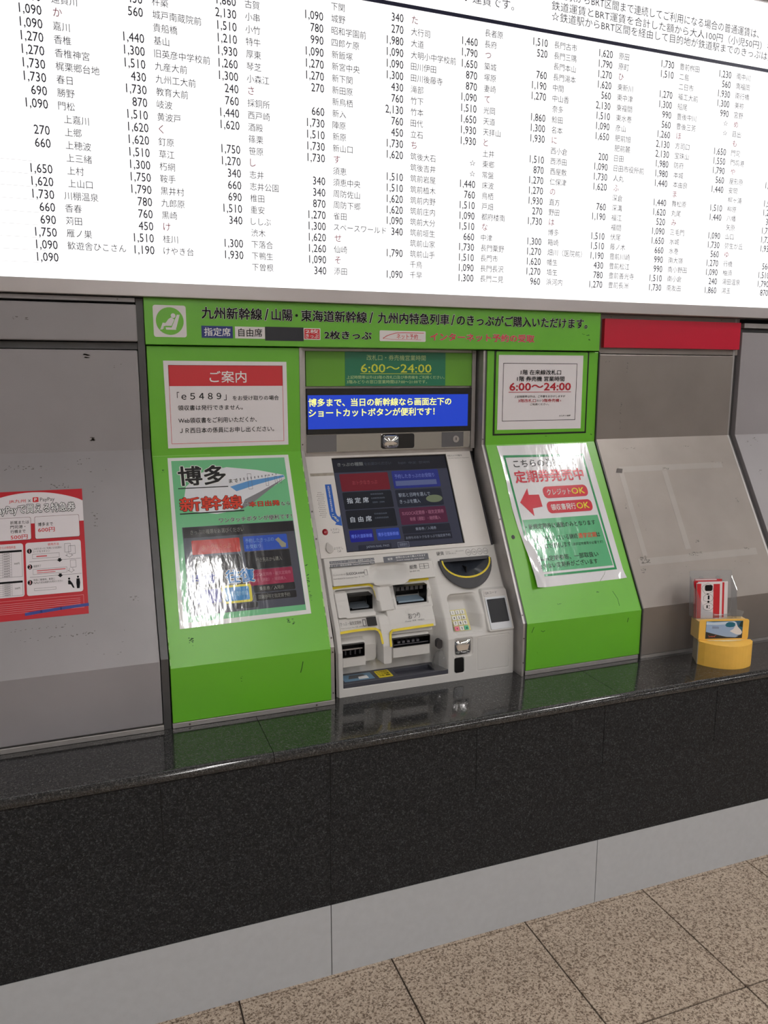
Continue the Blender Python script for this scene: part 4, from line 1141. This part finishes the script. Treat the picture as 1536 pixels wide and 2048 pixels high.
txt(b, '3階改札口', UPF, 1.423, 1.6145, 1.496, 1.6265, .0042, .010); txt(b, '3階券売機', UPF, 1.522, 1.6145, 1.594, 1.6265, .0042, .010); txt(b, 'を', UPF, 1.596, 1.616, 1.603, 1.622, .0042, .0)
part(b, 'red_lettering', mat('dark_red_ink', (178, 20, 40), .4), rn)

# train poster on the left slope (laminated)
hp = thing('poster', 'laminated green poster with a bullet train and touch screen picture, left of machine', 'poster', (.385, 2.31, .99))
S_ = SLOPE
part(MB().prism(S_, [(.189, .992), (.577, .996), (.577, 1.455), (.199, 1.457)], .0004, .0014), 'sheet', pm('white', (226, 228, 226)), hp)
part(MB().prism(S_, [(.2025, 1.006), (.563, 1.007), (.563, 1.447), (.209, 1.448)], .0014, .0017), 'green_field', pm('green', (112, 190, 138)), hp)
b = MB()
b.prism(S_, [(.236, 1.335), (.245, 1.372), (.300, 1.412), (.375, 1.424), (.47, 1.412), (.553, 1.394), (.556, 1.383), (.500, 1.353), (.44, 1.318), (.40, 1.300), (.33, 1.29), (.26, 1.30)], .0017, .0019)
tr = part(b, 'train_body', pm('train_white', (222, 224, 230)), hp)
b = MB(); b.prism(S_, [(.379, 1.366), (.44, 1.381), (.552, 1.3935), (.553, 1.388), (.46, 1.368), (.397, 1.352)], .0019, .0021); part(b, 'train_stripe', pm('stripe_blue', (92, 150, 208)), tr)
b = MB(); b.prism(S_, [(.42, 1.327), (.47, 1.347), (.553, 1.384), (.5, 1.352), (.44, 1.314), (.40, 1.296)], .0019, .0021)
for i in range(12): b.plate(S_, .40 + i * .0115, 1.380 + i * .0014, .4035 + i * .0115, 1.389 + i * .0009, .0019, .0022)
part(b, 'train_windows', pm('train_grey', (128, 128, 134)), tr)
b = MB()
for x in (.436, .492, .522, .537):
    h_ = .038 * (1 - (x - .436) / .14); b.frame(S_, x, 1.375 - h_ * .5, x + .010 * (1.3 - (x - .43) * 6), 1.385 + h_ * .45, .0009, .0019, .0023)
part(b, 'train_doors', pm('door_line', (110, 112, 120)), tr)
PW, PK, PR = pm('text_white', (228, 230, 228)), pm('text_black', (22, 24, 28)), pm('text_red', (214, 64, 44))
def outl(s, x0, z0, x1, z1, mi, mo, bold, out, w=.0024):
    a = MB(); txt(a, s, S_, x0, z0, x1, z1, w, bold + out, ref=bold); part(a, 'lettering_outline', mo, hp)
    a = MB(); txt(a, s, S_, x0, z0, x1, z1, w + .0006, bold); part(a, 'lettering', mi, hp)
outl('博多', .225, 1.374, .370, 1.431, PK, PW, .026, .024)
outl('まで', .377, 1.377, .405, 1.388, PK, PW, .007, .03)
outl('新幹線', .222, 1.301, .411, 1.342, PR, PK, .022, .018)
outl('で', .414, 1.308, .428, 1.318, PK, PW, .006, .03)
outl('本日出発', .430, 1.304, .527, 1.320, PR, PK, .018, .022)
outl('なら', .531, 1.303, .560, 1.314, PK, PW, .006, .03)
outl('ワンタッチボタンが便利です！', .333, 1.264, .560, 1.278, PK, PW, .007, .03)
b = MB(); b.plate(S_, .222, 1.366, .373, 1.3685, .0022, .0027); b.plate(S_, .220, 1.294, .413, 1.297, .0022, .0027); part(b, 'underlines', PK, hp)
pc = part(MB().plate(S_, .222, 1.022, .562, 1.258, .0017, .0022), 'screen_picture', pm('screen_grey', (74, 78, 92)), hp)
b = MB(); b.plate(S_, .224, 1.228, .560, 1.2565, .0022, .0025)
for (x0, z0, x1, z1) in ((.245, 1.135, .390, 1.175), (.245, 1.09, .390, 1.13), (.399, 1.130, .537, 1.178), (.413, 1.066, .539, 1.0855), (.412, 1.044, .540, 1.0635), (.35, 1.028, .42, 1.042)):
    b.prism(S_, rr(x0, z0, x1, z1, .003, 2), .0022, .0025)
part(b, 'dark_buttons', pm('near_black', (26, 28, 36)), pc)
part(MB().prism(S_, rr(.245, 1.181, .388, 1.220, .003, 2), .0022, .0025), 'red_button', pm('button_red', (186, 50, 44)), pc)
part(MB().prism(S_, rr(.399, 1.180, .535, 1.2215, .003, 2), .0022, .0025), 'blue_button', pm('button_blue', (40, 84, 190)), pc)
b = MB(); b.prism(S_, [(.497, 1.207), (.508, 1.213), (.521, 1.199), (.511, 1.193)], .0025, .0029); b.prism(S_, [(.508, 1.194), (.520, 1.201), (.529, 1.194), (.527, 1.184), (.514, 1.184)], .0025, .0030)
part(b, 'hand_icon', pm('icon_grey', (150, 150, 130)), pc)
part(MB().prism(S_, rr(.400, 1.085, .538, 1.128, .003, 2), .0022, .0025), 'magenta_button', pm('button_magenta', (150, 38, 74)), pc)
part(MB().prism(S_, rr(.318, 1.044, .406, 1.092, .006, 3), .0025, .0028), 'yellow_halo', pm('halo_yellow', (226, 214, 70)), pc)
part(MB().prism(S_, rr(.326, 1.050, .398, 1.086, .003, 2), .0028, .0031), 'cyan_button', pm('button_cyan', (36, 132, 196)), pc)
part(MB().prism(S_, rr(.242, 1.050, .314, 1.086, .003, 2), .0025, .0028), 'indigo_button', pm('button_indigo', (44, 52, 150)), pc)
part(txt(txt(MB(), '予約したきっぷの', S_, .405, 1.203, .493, 1.215, .0028, .004), 'お受取り', S_, .405, 1.187, .450, 1.198, .0028, .004), 'picture_lettering', pm('picture_text', (120, 168, 226)), pc)
b = MB()
txt(b, '片道', S_, .231, 1.100, .304, 1.128, .0028, .035, ref=.035); a = MB(); txt(a, '片道', S_, .231, 1.100, .304, 1.128, .0026, .08, ref=.035)
part(a, 'lettering_outline', PW, hp); part(b, 'lettering', pm('text_indigo', (30, 50, 150)), hp)
b = MB(); a = MB()
txt(b, '往復', S_, .334, 1.096, .420, 1.134, .0034, .030); txt(a, '往復', S_, .334, 1.096, .420, 1.134, .0030, .07, ref=.030)
part(a, 'lettering_outline', PW, hp); part(b, 'lettering', pm('text_cyan', (30, 120, 190)), hp)
b = MB()
txt(b, 'きっぷの種類をお選びください', S_, .245, 1.236, .405, 1.249, .0029, .004); txt(b, '指定席', S_, .252, 1.148, .30, 1.163, .0029, .004)
txt(b, '行き先名から購入', S_, .43, 1.148, .51, 1.160, .0029, .0); txt(b, '乗車券／入場券', S_, .43, 1.070, .505, 1.081, .0029, .0); txt(b, '回数券等で指定席予約', S_, .424, 1.048, .52, 1.059, .0029, .0)
part(b, 'picture_lettering', pm('picture_grey', (132, 134, 128)), pc)
part(txt(txt(MB(), 'SUGOCA定期券・磁気定期券', S_, .405, 1.109, .532, 1.119, .0029, .0), '新規（通勤）・継続購入', S_, .415, 1.094, .515, 1.104, .0029, .0), 'picture_lettering', pm('picture_pink', (196, 110, 134)), pc)
part(txt(MB(), 'おトクなきっぷ', S_, .275, 1.193, .36, 1.207, .0029, .004), 'picture_lettering', pm('picture_orange', (220, 130, 110)), pc)
part(txt(MB(), '博多往復新幹線', S_, .331, 1.062, .394, 1.075, .0034, .004), 'picture_lettering', pm('picture_sky', (130, 196, 232)), pc)

# season ticket poster on the right slope (laminated, curling at its lower corner)
tp = thing('poster', 'laminated white and green poster with a red arrow, right of the machine', 'poster', (1.535, 2.31, .998))
vs = []; fs = []
NX, NZ = 24, 30
for j in range(NZ + 1):
    for i in range(NX + 1):
        u, v = i / NX, j / NZ
        xl = 1.358 + (1.338 - 1.358) * v + .004 * math.sin(v * 9); xr_ = 1.728 + (1.7195 - 1.728) * v
        x = xl + (xr_ - xl) * u; z = (.9985 + .002 * u) + (1.4605 - .9985 - .002 * u) * v
        w = .0006 + .016 * max(0, 1 - u / .10 - 0) * 0 + .018 * max(0, 1 - u / .16) ** 2 * max(0, 1 - v / .35) + .008 * max(0, (u - .94) / .06) * max(0, 1 - v / .05)
        if u < .01 : w += .0018 * abs(math.sin(v * 23))
        vs.append(S_.P(x, z, w))
fs = [(j * (NX + 1) + i, j * (NX + 1) + i + 1, (j + 1) * (NX + 1) + i + 1, (j + 1) * (NX + 1) + i) for j in range(NZ) for i in range(NX)]
part(MB().add(vs, fs), 'sheet', pm('sheet_white', (226, 226, 230)), tp, smooth=True)
gm = pm('border_green', (52, 150, 96))
W0 = .0010
def conf(mb, pts, w=W0):
    mb.prism(S_, pts, w - .0004, w)
    return mb
b = MB()
BL_, BR_, TR_, TL_ = (1.3665, 1.031), (1.702, 1.031), (1.693, 1.4225), (1.357, 1.4275)
def ring(mb, q0, q1, w):
    for i in range(4):
        j = (i + 1) % 4
        conf(mb, [q0[i], q0[j], q1[j], q1[i]], w)
i_ = [(1.374, 1.038), (1.694, 1.038), (1.6855, 1.4155), (1.3645, 1.4195)]
ring(b, [BL_, BR_, TR_, TL_], i_, .0014 + .0)
part(b, 'green_border', gm, tp)
part(conf(MB(), [(1.3785, 1.045), (1.690, 1.045), (1.6825, 1.212), (1.3735, 1.212)], .0014), 'green_field', pm('field_green', (92, 178, 128)), tp)
tw = .0019
part(txt(MB(), 'こちらの券売機で', S_, 1.390, 1.384, 1.655, 1.411, tw, .010), 'lettering', PK, tp)
PR2 = pm('crimson', (206, 48, 66))
part(txt(MB(), '定期券発売中', S_, 1.382, 1.332, 1.670, 1.374, tw, .026), 'red_lettering', PR2, tp)
part(conf(MB(), [(1.380, 1.269), (1.4215, 1.314), (1.4215, 1.292), (1.4625, 1.291), (1.4655, 1.251), (1.4245, 1.247), (1.4235, 1.222)], .0016), 'red_arrow', PR2, tp)
for (x0, z0, x1, z1, s, tx) in ((1.482, 1.277, 1.669, 1.316, 'クレジット', 1.600), (1.483, 1.227, 1.672, 1.266, '領収書発行', 1.605)):
    q = part(MB().prism(S_, rr(x0, z0, x1, z1, .0165, 6), .0012, .0017), 'red_pill', PR2, tp)
    part(txt(MB(), s, S_, x0 + .015, z0 + .009, tx - .004, z1 - .009, tw + .0002, .012), 'pill_lettering', PW, q)
    part(txt(MB(), 'OK', S_, tx, z0 + .009, x1 - .014, z1 - .009, tw + .0002, .012), 'pill_lettering', pm('ok_yellow', (236, 222, 60)), q)
b = MB()
txt(b, '・新規定期券は通勤のみとなります', S_, 1.378, 1.180, 1.664, 1.197, tw, .006)
txt(b, '・学校へ在学している継続', S_, 1.381, 1.140, 1.576, 1.157, tw, .006); txt(b, 'は', S_, 1.657, 1.140, 1.670, 1.155, tw, .006)
txt(b, 'この窓口で発売します', S_, 1.389, 1.116, 1.540, 1.133, tw, .006); txt(b, '（通学証明書等が必要です）', S_, 1.545, 1.118, 1.674, 1.128, tw, .002)
txt(b, '・56km定期券等、一部取扱い', S_, 1.381, 1.077, 1.641, 1.094, tw, .006); txt(b, 'できない定期券がございます', S_, 1.389, 1.055, 1.631, 1.072, tw, .006)
part(b, 'lettering', PK, tp)
part(txt(MB(), '通学定期', S_, 1.579, 1.140, 1.655, 1.157, tw, .018), 'red_lettering', PR, tp)

# red and white poster on the left grey cabinet (pay app); the code squares are left out
pp = thing('poster', 'red and white poster with numbered steps and prices on the grey cabinet', 'poster', (-.18, 2.29, 1.06))
L_ = LSLOPE
PX0, PX1 = -.312, -.050
part(MB().plate(L_, PX0, 1.059, PX1, 1.384, .0003, .0013), 'sheet', mat('poster_red', (186, 22, 38), .3, coat=.25), pp)
cw = mat('poster_white', (222, 216, 220), .35, coat=.2)
arc = [(PX0 + .0 + (PX1 - PX0) * i / 24, 1.352 + .028 * math.sin(math.pi * i / 24) ** .8) for i in range(25)]
part(MB().prism(L_, [(PX0, 1.298), (PX1, 1.298)] + arc[::-1], .0013, .0016), 'white_heading', cw, pp)
def card(x0, z0, x1, z1, r=.004, edge=True):
    q = part(MB().prism(L_, rr(x0, z0, x1, z1, r, 3), .0017, .0021), 'white_card', cw, pp)
    if edge:
        part(MB().prism(L_, rr(x0 - .0008, z0 - .0008, x1 + .0008, z1 + .0008, r, 3), .0013, .0019), 'card_edge', mat('card_edge_dark', (96, 20, 30), .4), pp)
    return q
card(-.1775, 1.2575, -.0625, 1.3145); card(-.302, 1.2575, -.1885, 1.3145)
card(-.2035, 1.1155, -.061, 1.2485, .006, False); card(-.302, 1.1155, -.2095, 1.2485, .006, False)
b = MB()
txt(b, 'JR九州', L_, -.242, 1.3525, -.199, 1.3625, .002, .008); part(b, 'red_lettering', red_ink, pp)
b = MB(); b.prism(L_, rr(-.181, 1.3535, -.166, 1.3665, .002, 3), .0016, .0019); q = part(b, 'app_badge', red_ink, pp)
part(txt(MB(), 'P', L_, -.177, 1.356, -.170, 1.364, .0022, .02), 'badge_lettering', white_ink, q)
b = MB(); txt(b, '×', L_, -.193, 1.354, -.186, 1.3615, .002, -.004); txt(b, 'PayPay', L_, -.162, 1.3515, -.124, 1.3645, .002, .006); part(b, 'lettering', ink_grey, pp)
a = MB(); txt(a, 'PayPayで買える特急券', L_, -.279, 1.3215, -.071, 1.3490, .0021, .065, ref=.01); part(a, 'lettering_outline', ink, pp)
a = MB(); txt(a, 'PayPayで買える特急券', L_, -.279, 1.3215, -.071, 1.3490, .0025, .018, ref=.01); part(a, 'heading_lettering', white_ink, pp)
b = MB()
txt(b, '博多まで', L_, -.170, 1.289, -.131, 1.299, .0024, .008)
for i, s in enumerate(('折尾または', '門司港・', '行橋まで')): txt(b, s, L_, -.240, 1.298 - i * .0115, -.240 + .0095 * len(s), 1.307 - i * .0115, .0024, .008)
for n_, (x, z) in zip('123', ((-.194, 1.227), (-.194, 1.187), (-.195, 1.148))):
    b.prism(L_, circ(x, z, .0062, 20), .0021, .0024)
for (x, z) in ((-.118, 1.200), (-.118, 1.161)):
    b.prism(L_, [(x - .0035, z + .004), (x + .0035, z + .004), (x + .0035, z), (x + .0075, z), (x, z - .006), (x - .0075, z), (x - .0035, z)], .0021, .0024)
for z in (1.200, 1.161): b.plate(L_, -.195, z - .0003, -.063, z + .0003, .0021, .0023)
txt(b, 'このポスターのご利用になる区間の', L_, -.186, 1.229, -.112, 1.2345, .0024, .0); txt(b, 'コードをスキャン', L_, -.186, 1.222, -.142, 1.2275, .0024, .0); txt(b, '画面完了', L_, -.185, 1.185, -.166, 1.191, .0024, .0)
txt(b, '特急ご乗車時、車掌に', L_, -.186, 1.1505, -.132, 1.156, .0024, .0); txt(b, 'PayPayの支払画面をお見せください', L_, -.186, 1.143, -.112, 1.149, .0024, .0)
b.frame(L_, -.187, 1.207, -.118, 1.2185, .0005, .0021, .0023); b.frame(L_, -.187, 1.167, -.100, 1.1805, .0005, .0021, .0023); b.frame(L_, -.185, 1.1265, -.13, 1.1325, .0005, .0021, .0023)
b.frame(L_, -.104, 1.218, -.088, 1.2405, .0006, .0021, .0024); b.frame(L_, -.094, 1.213, -.076, 1.234, .0006, .0021, .0025)
b.frame(L_, -.091, 1.178, -.076, 1.197, .0006, .0021, .0024)
b.line(L_, [(-.098, 1.2165), (-.098, 1.21), (-.102, 1.21), (-.092, 1.2045), (-.083, 1.21), (-.087, 1.21), (-.087, 1.2125)], .0006, .0021, .0024)
b.line(L_, [(-.094, 1.177), (-.094, 1.171), (-.098, 1.171), (-.089, 1.1655), (-.081, 1.171), (-.085, 1.171), (-.085, 1.177)], .0006, .0021, .0024)
for (x, z) in ((-.096, 1.150), (-.073, 1.153)):
    b.prism(L_, circ(x, z, .0028, 12), .0021, .0024)
b.prism(L_, [(-.099, 1.146), (-.094, 1.146), (-.088, 1.138), (-.083, 1.126), (-.087, 1.126), (-.092, 1.135), (-.099, 1.136)], .0021, .0024)
b.prism(L_, [(-.077, 1.149), (-.069, 1.149), (-.068, 1.138), (-.070, 1.124), (-.077, 1.124), (-.078, 1.138)], .0021, .0024)
# fare table on the left card
for (z0, z1, nr) in ((1.165, 1.232, 10), (1.119, 1.155, 6)):
    b.frame(L_, -.296, z0, -.213, z1, .0005, .0021, .0023)
    b.plate(L_, -.296, z1 - .005, -.213, z1, .0021, .00225)
    for k in range(1, nr): b.plate(L_, -.296, z0 + (z1 - .005 - z0) * k / nr, -.240, z0 + (z1 - .005 - z0) * k / nr + .0003, .0021, .0023)
    for x in (-.280, -.262, -.240): b.plate(L_, x, z0, x + .0004, z1, .0021, .0023)
    for k in range(nr): txt(b, '0000'[:2] + '0円', L_, -.259, z0 + (z1 - .005 - z0) * (k + .2) / nr, -.244, z0 + (z1 - .005 - z0) * (k + .8) / nr, .0024, .01)
    txt(b, '500円', L_, -.233, (z0 + z1) / 2 - .003, -.220, (z0 + z1) / 2 + .002, .0024, .0)
part(b, 'print', ink, pp)
b = MB()
for n_, (x, z) in zip('123', ((-.194, 1.227), (-.194, 1.187), (-.195, 1.148))): txt2(b, n_, L_, x, z - .0042, .0125, 1.0, 'C', .0028, .01)
for k in range(5): b.plate(L_, -.296, 1.080 + k * .0048, -.070, 1.0806 + k * .0048, .0013, .0016)
b.frame(L_, -.302, 1.0755, -.061, 1.107, .0005, .0013, .0016)
part(b, 'white_print', mat('pale_pink_ink', (232, 170, 176), .5), pp)
b = MB()
txt(b, '500円', L_, -.240, 1.259, -.197, 1.2705, .0024, .012); txt(b, '600円', L_, -.170, 1.2735, -.127, 1.2855, .0024, .012); txt(b, '使用方法', L_, -.147, 1.238, -.118, 1.2445, .0024, .006); txt(b, 'からの特急料金', L_, -.268, 1.2365, -.228, 1.2435, .0024, .006)
b.plate(L_, -.177, 1.211, -.150, 1.2135, .0021, .0023); b.plate(L_, -.177, 1.175, -.104, 1.177, .0021, .0023); b.plate(L_, -.177, 1.170, -.130, 1.1715, .0021, .0023)
part(b, 'red_print', red_ink, pp)
b = MB(); b.line(L_, [(-.208, 1.0715), (-.17, 1.0745), (-.12, 1.078), (-.051, 1.0815)], .0075, .0013, .0017); part(b, 'blue_brush_line', mat('brush_blue', (40, 60, 140), .4), pp)

# ================================================================== YELLOW CARD STAND, LEAFLET HOLDER, LEAFLETS
th = math.radians(-16.5)
DV = (math.cos(th), math.sin(th)); NV = (math.sin(th), -math.cos(th))      # along the stand, towards the hall
O_ = (1.9172, 2.0215, .80)
F = FP(O_, DV, NV)
def fpt(u, w, z): return (O_[0] + DV[0] * u + NV[0] * w, O_[1] + DV[1] * u + NV[1] * w, z)
stn = thing('card_stand', 'yellow cardboard display stand with a train photo, on the granite counter', 'stand', (2.0, 2.0, .7172))
arc = []
for i in range(15):
    t = i / 14
    arc.append((.186 * t, .006 + .060 * math.sin(math.pi * min(1, t * .93 + .0)) ** .75))
arc[-1] = (.187, .016)
outl_ = [(0.0, 0.0)] + arc[0:]
def solid(pts, z0, z1, z1f=None):
    n = len(pts)
    vs = [fpt(u, w, z0) for u, w in pts] + [fpt(u, w, (z1 if z1f is None else z1f(u, w))) for u, w in pts]
    fs = [tuple(range(n, 2 * n)), tuple(range(n - 1, -1, -1))] + [(i, (i + 1) % n, n + (i + 1) % n, n + i) for i in range(n)]
    return MB().add(vs, fs)
part(solid(outl_[1:] + [(.187, -.002), (0.0, -.002)], .7174, .801, lambda u, w: .8010 - w * .04), 'base_front', cardboard_y, stn)
part(solid([(-.0025, .004), (0, .004), (.021, -.072), (.0185, -.073)], .7174, .797), 'base_side', cardboard_w, stn)
part(solid([(.021, -.003), (.184, -.003), (.184, -.030), (.021, -.06)], .7174, .797), 'base_core', cardboard_w, stn)
def torn(mb):
    r = random.Random(8)
    pts = [(.03 + .14 * i / 16, .004 + .012 * math.sin(math.pi * i / 16) + r.uniform(-.002, .002)) for i in range(17)]
    return mb.add([fpt(u, w, .8018 - w * .04) for u, w in pts] + [fpt(.17 - .14 * i / 4, .002, .8020) for i in range(5)], [tuple(range(22))])
part(torn(MB()), 'torn_patch', mat('torn_paper', (236, 214, 164), .7), stn)
part(MB().prism(F, rr(0.0, .8015, .178, .875, .008), -.0025, 0), 'photo_board', cardboard_y, stn)
part(solid([(.0, -.003), (.178, -.003), (.178, -.050), (.002, -.064)], .802, .868), 'upper_box', cardboard_b, stn)
# train photo
tpb = part(MB().plate(F, .024, .8065, .156, .8695, 0, .0006), 'train_photo', mat('photo_teal', (38, 96, 124), .3, coat=.3), stn)
fw = .0010
def ph(pts, m, w=fw, nm='photo_shape'):
    part(MB().prism(F, pts, .0006, w), nm, m, tpb)
ph([(.0245, .807), (.1555, .807), (.1555, .822), (.13, .812), (.0245, .833)], mat('photo_black', (38, 40, 44), .3))
ph([(.0245, .8695), (.0245, .832), (.06, .822), (.10, .812), (.132, .810), (.150, .818), (.1545, .828), (.150, .836), (.138, .848), (.131, .864), (.124, .868), (.09, .867), (.05, .866)], mat('photo_body', (150, 176, 212), .3, coat=.3), .0012)
ph([(.0245, .866), (.05, .8655), (.09, .867), (.124, .868), (.131, .864), (.135, .855), (.10, .858), (.06, .856), (.0245, .858)], mat('photo_top', (196, 214, 232), .3), .0014)
ph([(.110, .833), (.122, .826), (.136, .820), (.150, .8195), (.1545, .828), (.150, .836), (.138, .848), (.132, .860), (.128, .85), (.122, .84)], mat('photo_nose', (224, 222, 224), .3), .0014)
ph([(.092, .855), (.096, .862), (.104, .866), (.118, .865), (.127, .861), (.128, .853), (.122, .848), (.108, .847), (.097, .849)], mat('photo_glass', (30, 104, 128), .15), .0016)
ph([(.148, .866), (.1555, .8685), (.1555, .846), (.142, .850)], mat('photo_tree', (18, 46, 44), .4), .0011)
ph([(.046, .843), (.070, .842), (.070, .850), (.046, .852)], mat('photo_window', (128, 146, 180), .3), .0014)
ph([(.136, .816), (.143, .8145), (.1505, .8185), (.149, .8195), (.142, .817)], mat('photo_lamp', (60, 66, 74), .3), .0016)
b = MB(); b.line(F, [(.034, .818), (.040, .814), (.048, .813), (.055, .815), (.062, .819)], .0012, .0006, .0014); b.line(F, [(.036, .8125), (.046, .816), (.058, .8125)], .0012, .0006, .0014)
part(b, 'photo_emblem', mat('photo_orange', (196, 92, 74), .3), tpb)
# clear leaflet holder
lh = thing('leaflet_holder', 'clear acrylic leaflet holder standing behind the yellow card stand', 'holder', (2.0, 2.05, .868))
G = FP((O_[0], O_[1], .868), DV, NV, lean=.10)
def ac(mb, nm, **k): return part(mb, nm, acrylic, lh, **k)
ac(MB().prism(G, rr(-.006, .8685, .147, 1.030, .006), -.0690, -.0672), 'back_plate')
ac(MB().prism(G, [(.002, .8685), (.162, .8685), (.175, .893), (.150, .900), (.143, .967), (.128, .967), (.126, .905), (.118, .885), (.075, .885), (.055, .893), (.030, .905), (.012, .945), (.004, .967)], -.0302, -.0285), 'front_plate')
def side(u, zt):
    n0, n1 = -.068, -.0290
    vs = [G.P(u, .8685, n0), G.P(u, .8685, n1), G.P(u, zt - .04, n1), G.P(u, zt, n0), G.P(u + .0015, .8685, n0), G.P(u + .0015, .8685, n1), G.P(u + .0015, zt - .04, n1), G.P(u + .0015, zt, n0)]
    return MB().add(vs, [(0, 1, 2, 3), (7, 6, 5, 4), (0, 4, 5, 1), (1, 5, 6, 2), (2, 6, 7, 3), (3, 7, 4, 0)])
ac(side(-.004, 1.01), 'side_plate'); ac(side(.146, 1.01), 'side_plate')
b = MB(); b.frame(G, .066, .8705, .132, .884, .0014, -.0285, -.0262); ac(b, 'label_pocket')
for u in (.035, .095):
    ac(MB().prism(G, circ(u, 1.004, .0065, 16), -.0672, -.0640), 'hook_hole')
# leaflets: the front ones differ, each leaflet is one sheet
leaf_w = mat('leaflet_white', (226, 220, 222), .35, coat=.2)
leaf_r = mat('leaflet_red', (196, 26, 40), .35, coat=.2)
leafs = [('white leaflet with a broad red stripe and small drawings, front of the holder', 0.004, .095, .994, -.0335, 0),
         ('white leaflet with one thin red stripe, just behind the front one', .012, .119, .996, -.0395, 1),
         ('red leaflet edge sticking out left behind the white ones', .000, .100, .998, -.0455, 2),
         ('red leaflet with a pale top edge, rearmost in the clear holder', .006, .104, 1.002, -.0520, 2)]
for lab, u0, u1, zt, w, kind in leafs:
    t = thing('leaflet', lab, 'leaflet', (2.0, 2.06, .8695), 'leaflets in the clear holder')
    part(MB().plate(G, u0, .8690, u1, zt, w - .004, w), 'sheet', leaf_r if kind == 2 else leaf_w, t)
    if kind == 0:
        b = MB(); b.plate(G, .064, .8700, .087, .990, w, w + .0003); b.plate(G, .000 + u0, .8700, .0195, .992, w, w + .0003); part(b, 'red_stripe', leaf_r, t)
        b = MB(); b.prism(G, rr(.033, .966, .060, .987, .006), w + .0003, w + .0007)
        b.plate(G, .044, .936, .050, .950, w, w + .0005); b.plate(G, .040, .953, .047, .957, w, w + .0005); b.prism(G, circ(.0465, .928, .004, 10), w, w + .0005)
        b.plate(G, .040, .905, .0445, .916, w, w + .0005); b.plate(G, .048, .912, .051, .915, w, w + .0005); b.plate(G, .048, .904, .051, .907, w, w + .0005)
        part(b, 'drawings', ink, t)
        b = MB(); r = random.Random(3)
        for (cx_, cz_, rx_, rz_) in ((.044, .974, .020, .018), (.045, .940, .017, .013), (.046, .910, .018, .013)):
            ring_ = [(cx_ + rx_ * math.cos(a_ * .5236) * (1 + r.uniform(-.15, .15)), cz_ + rz_ * math.sin(a_ * .5236) * (1 + r.uniform(-.15, .15))) for a_ in range(13)]
            b.line(G, ring_, .0008, w, w + .0004)
        part(b, 'cloud_outlines', ink_grey, t)
    if kind == 1:
        part(MB().plate(G, .099, .8700, .106, .994, w, w + .0003), 'red_stripe', leaf_r, t)
    if kind == 2 and zt > 1.0:
        part(MB().plate(G, u0, zt - .003, u1 - .02, zt, w, w + .0003), 'pale_edge', leaf_w, t)
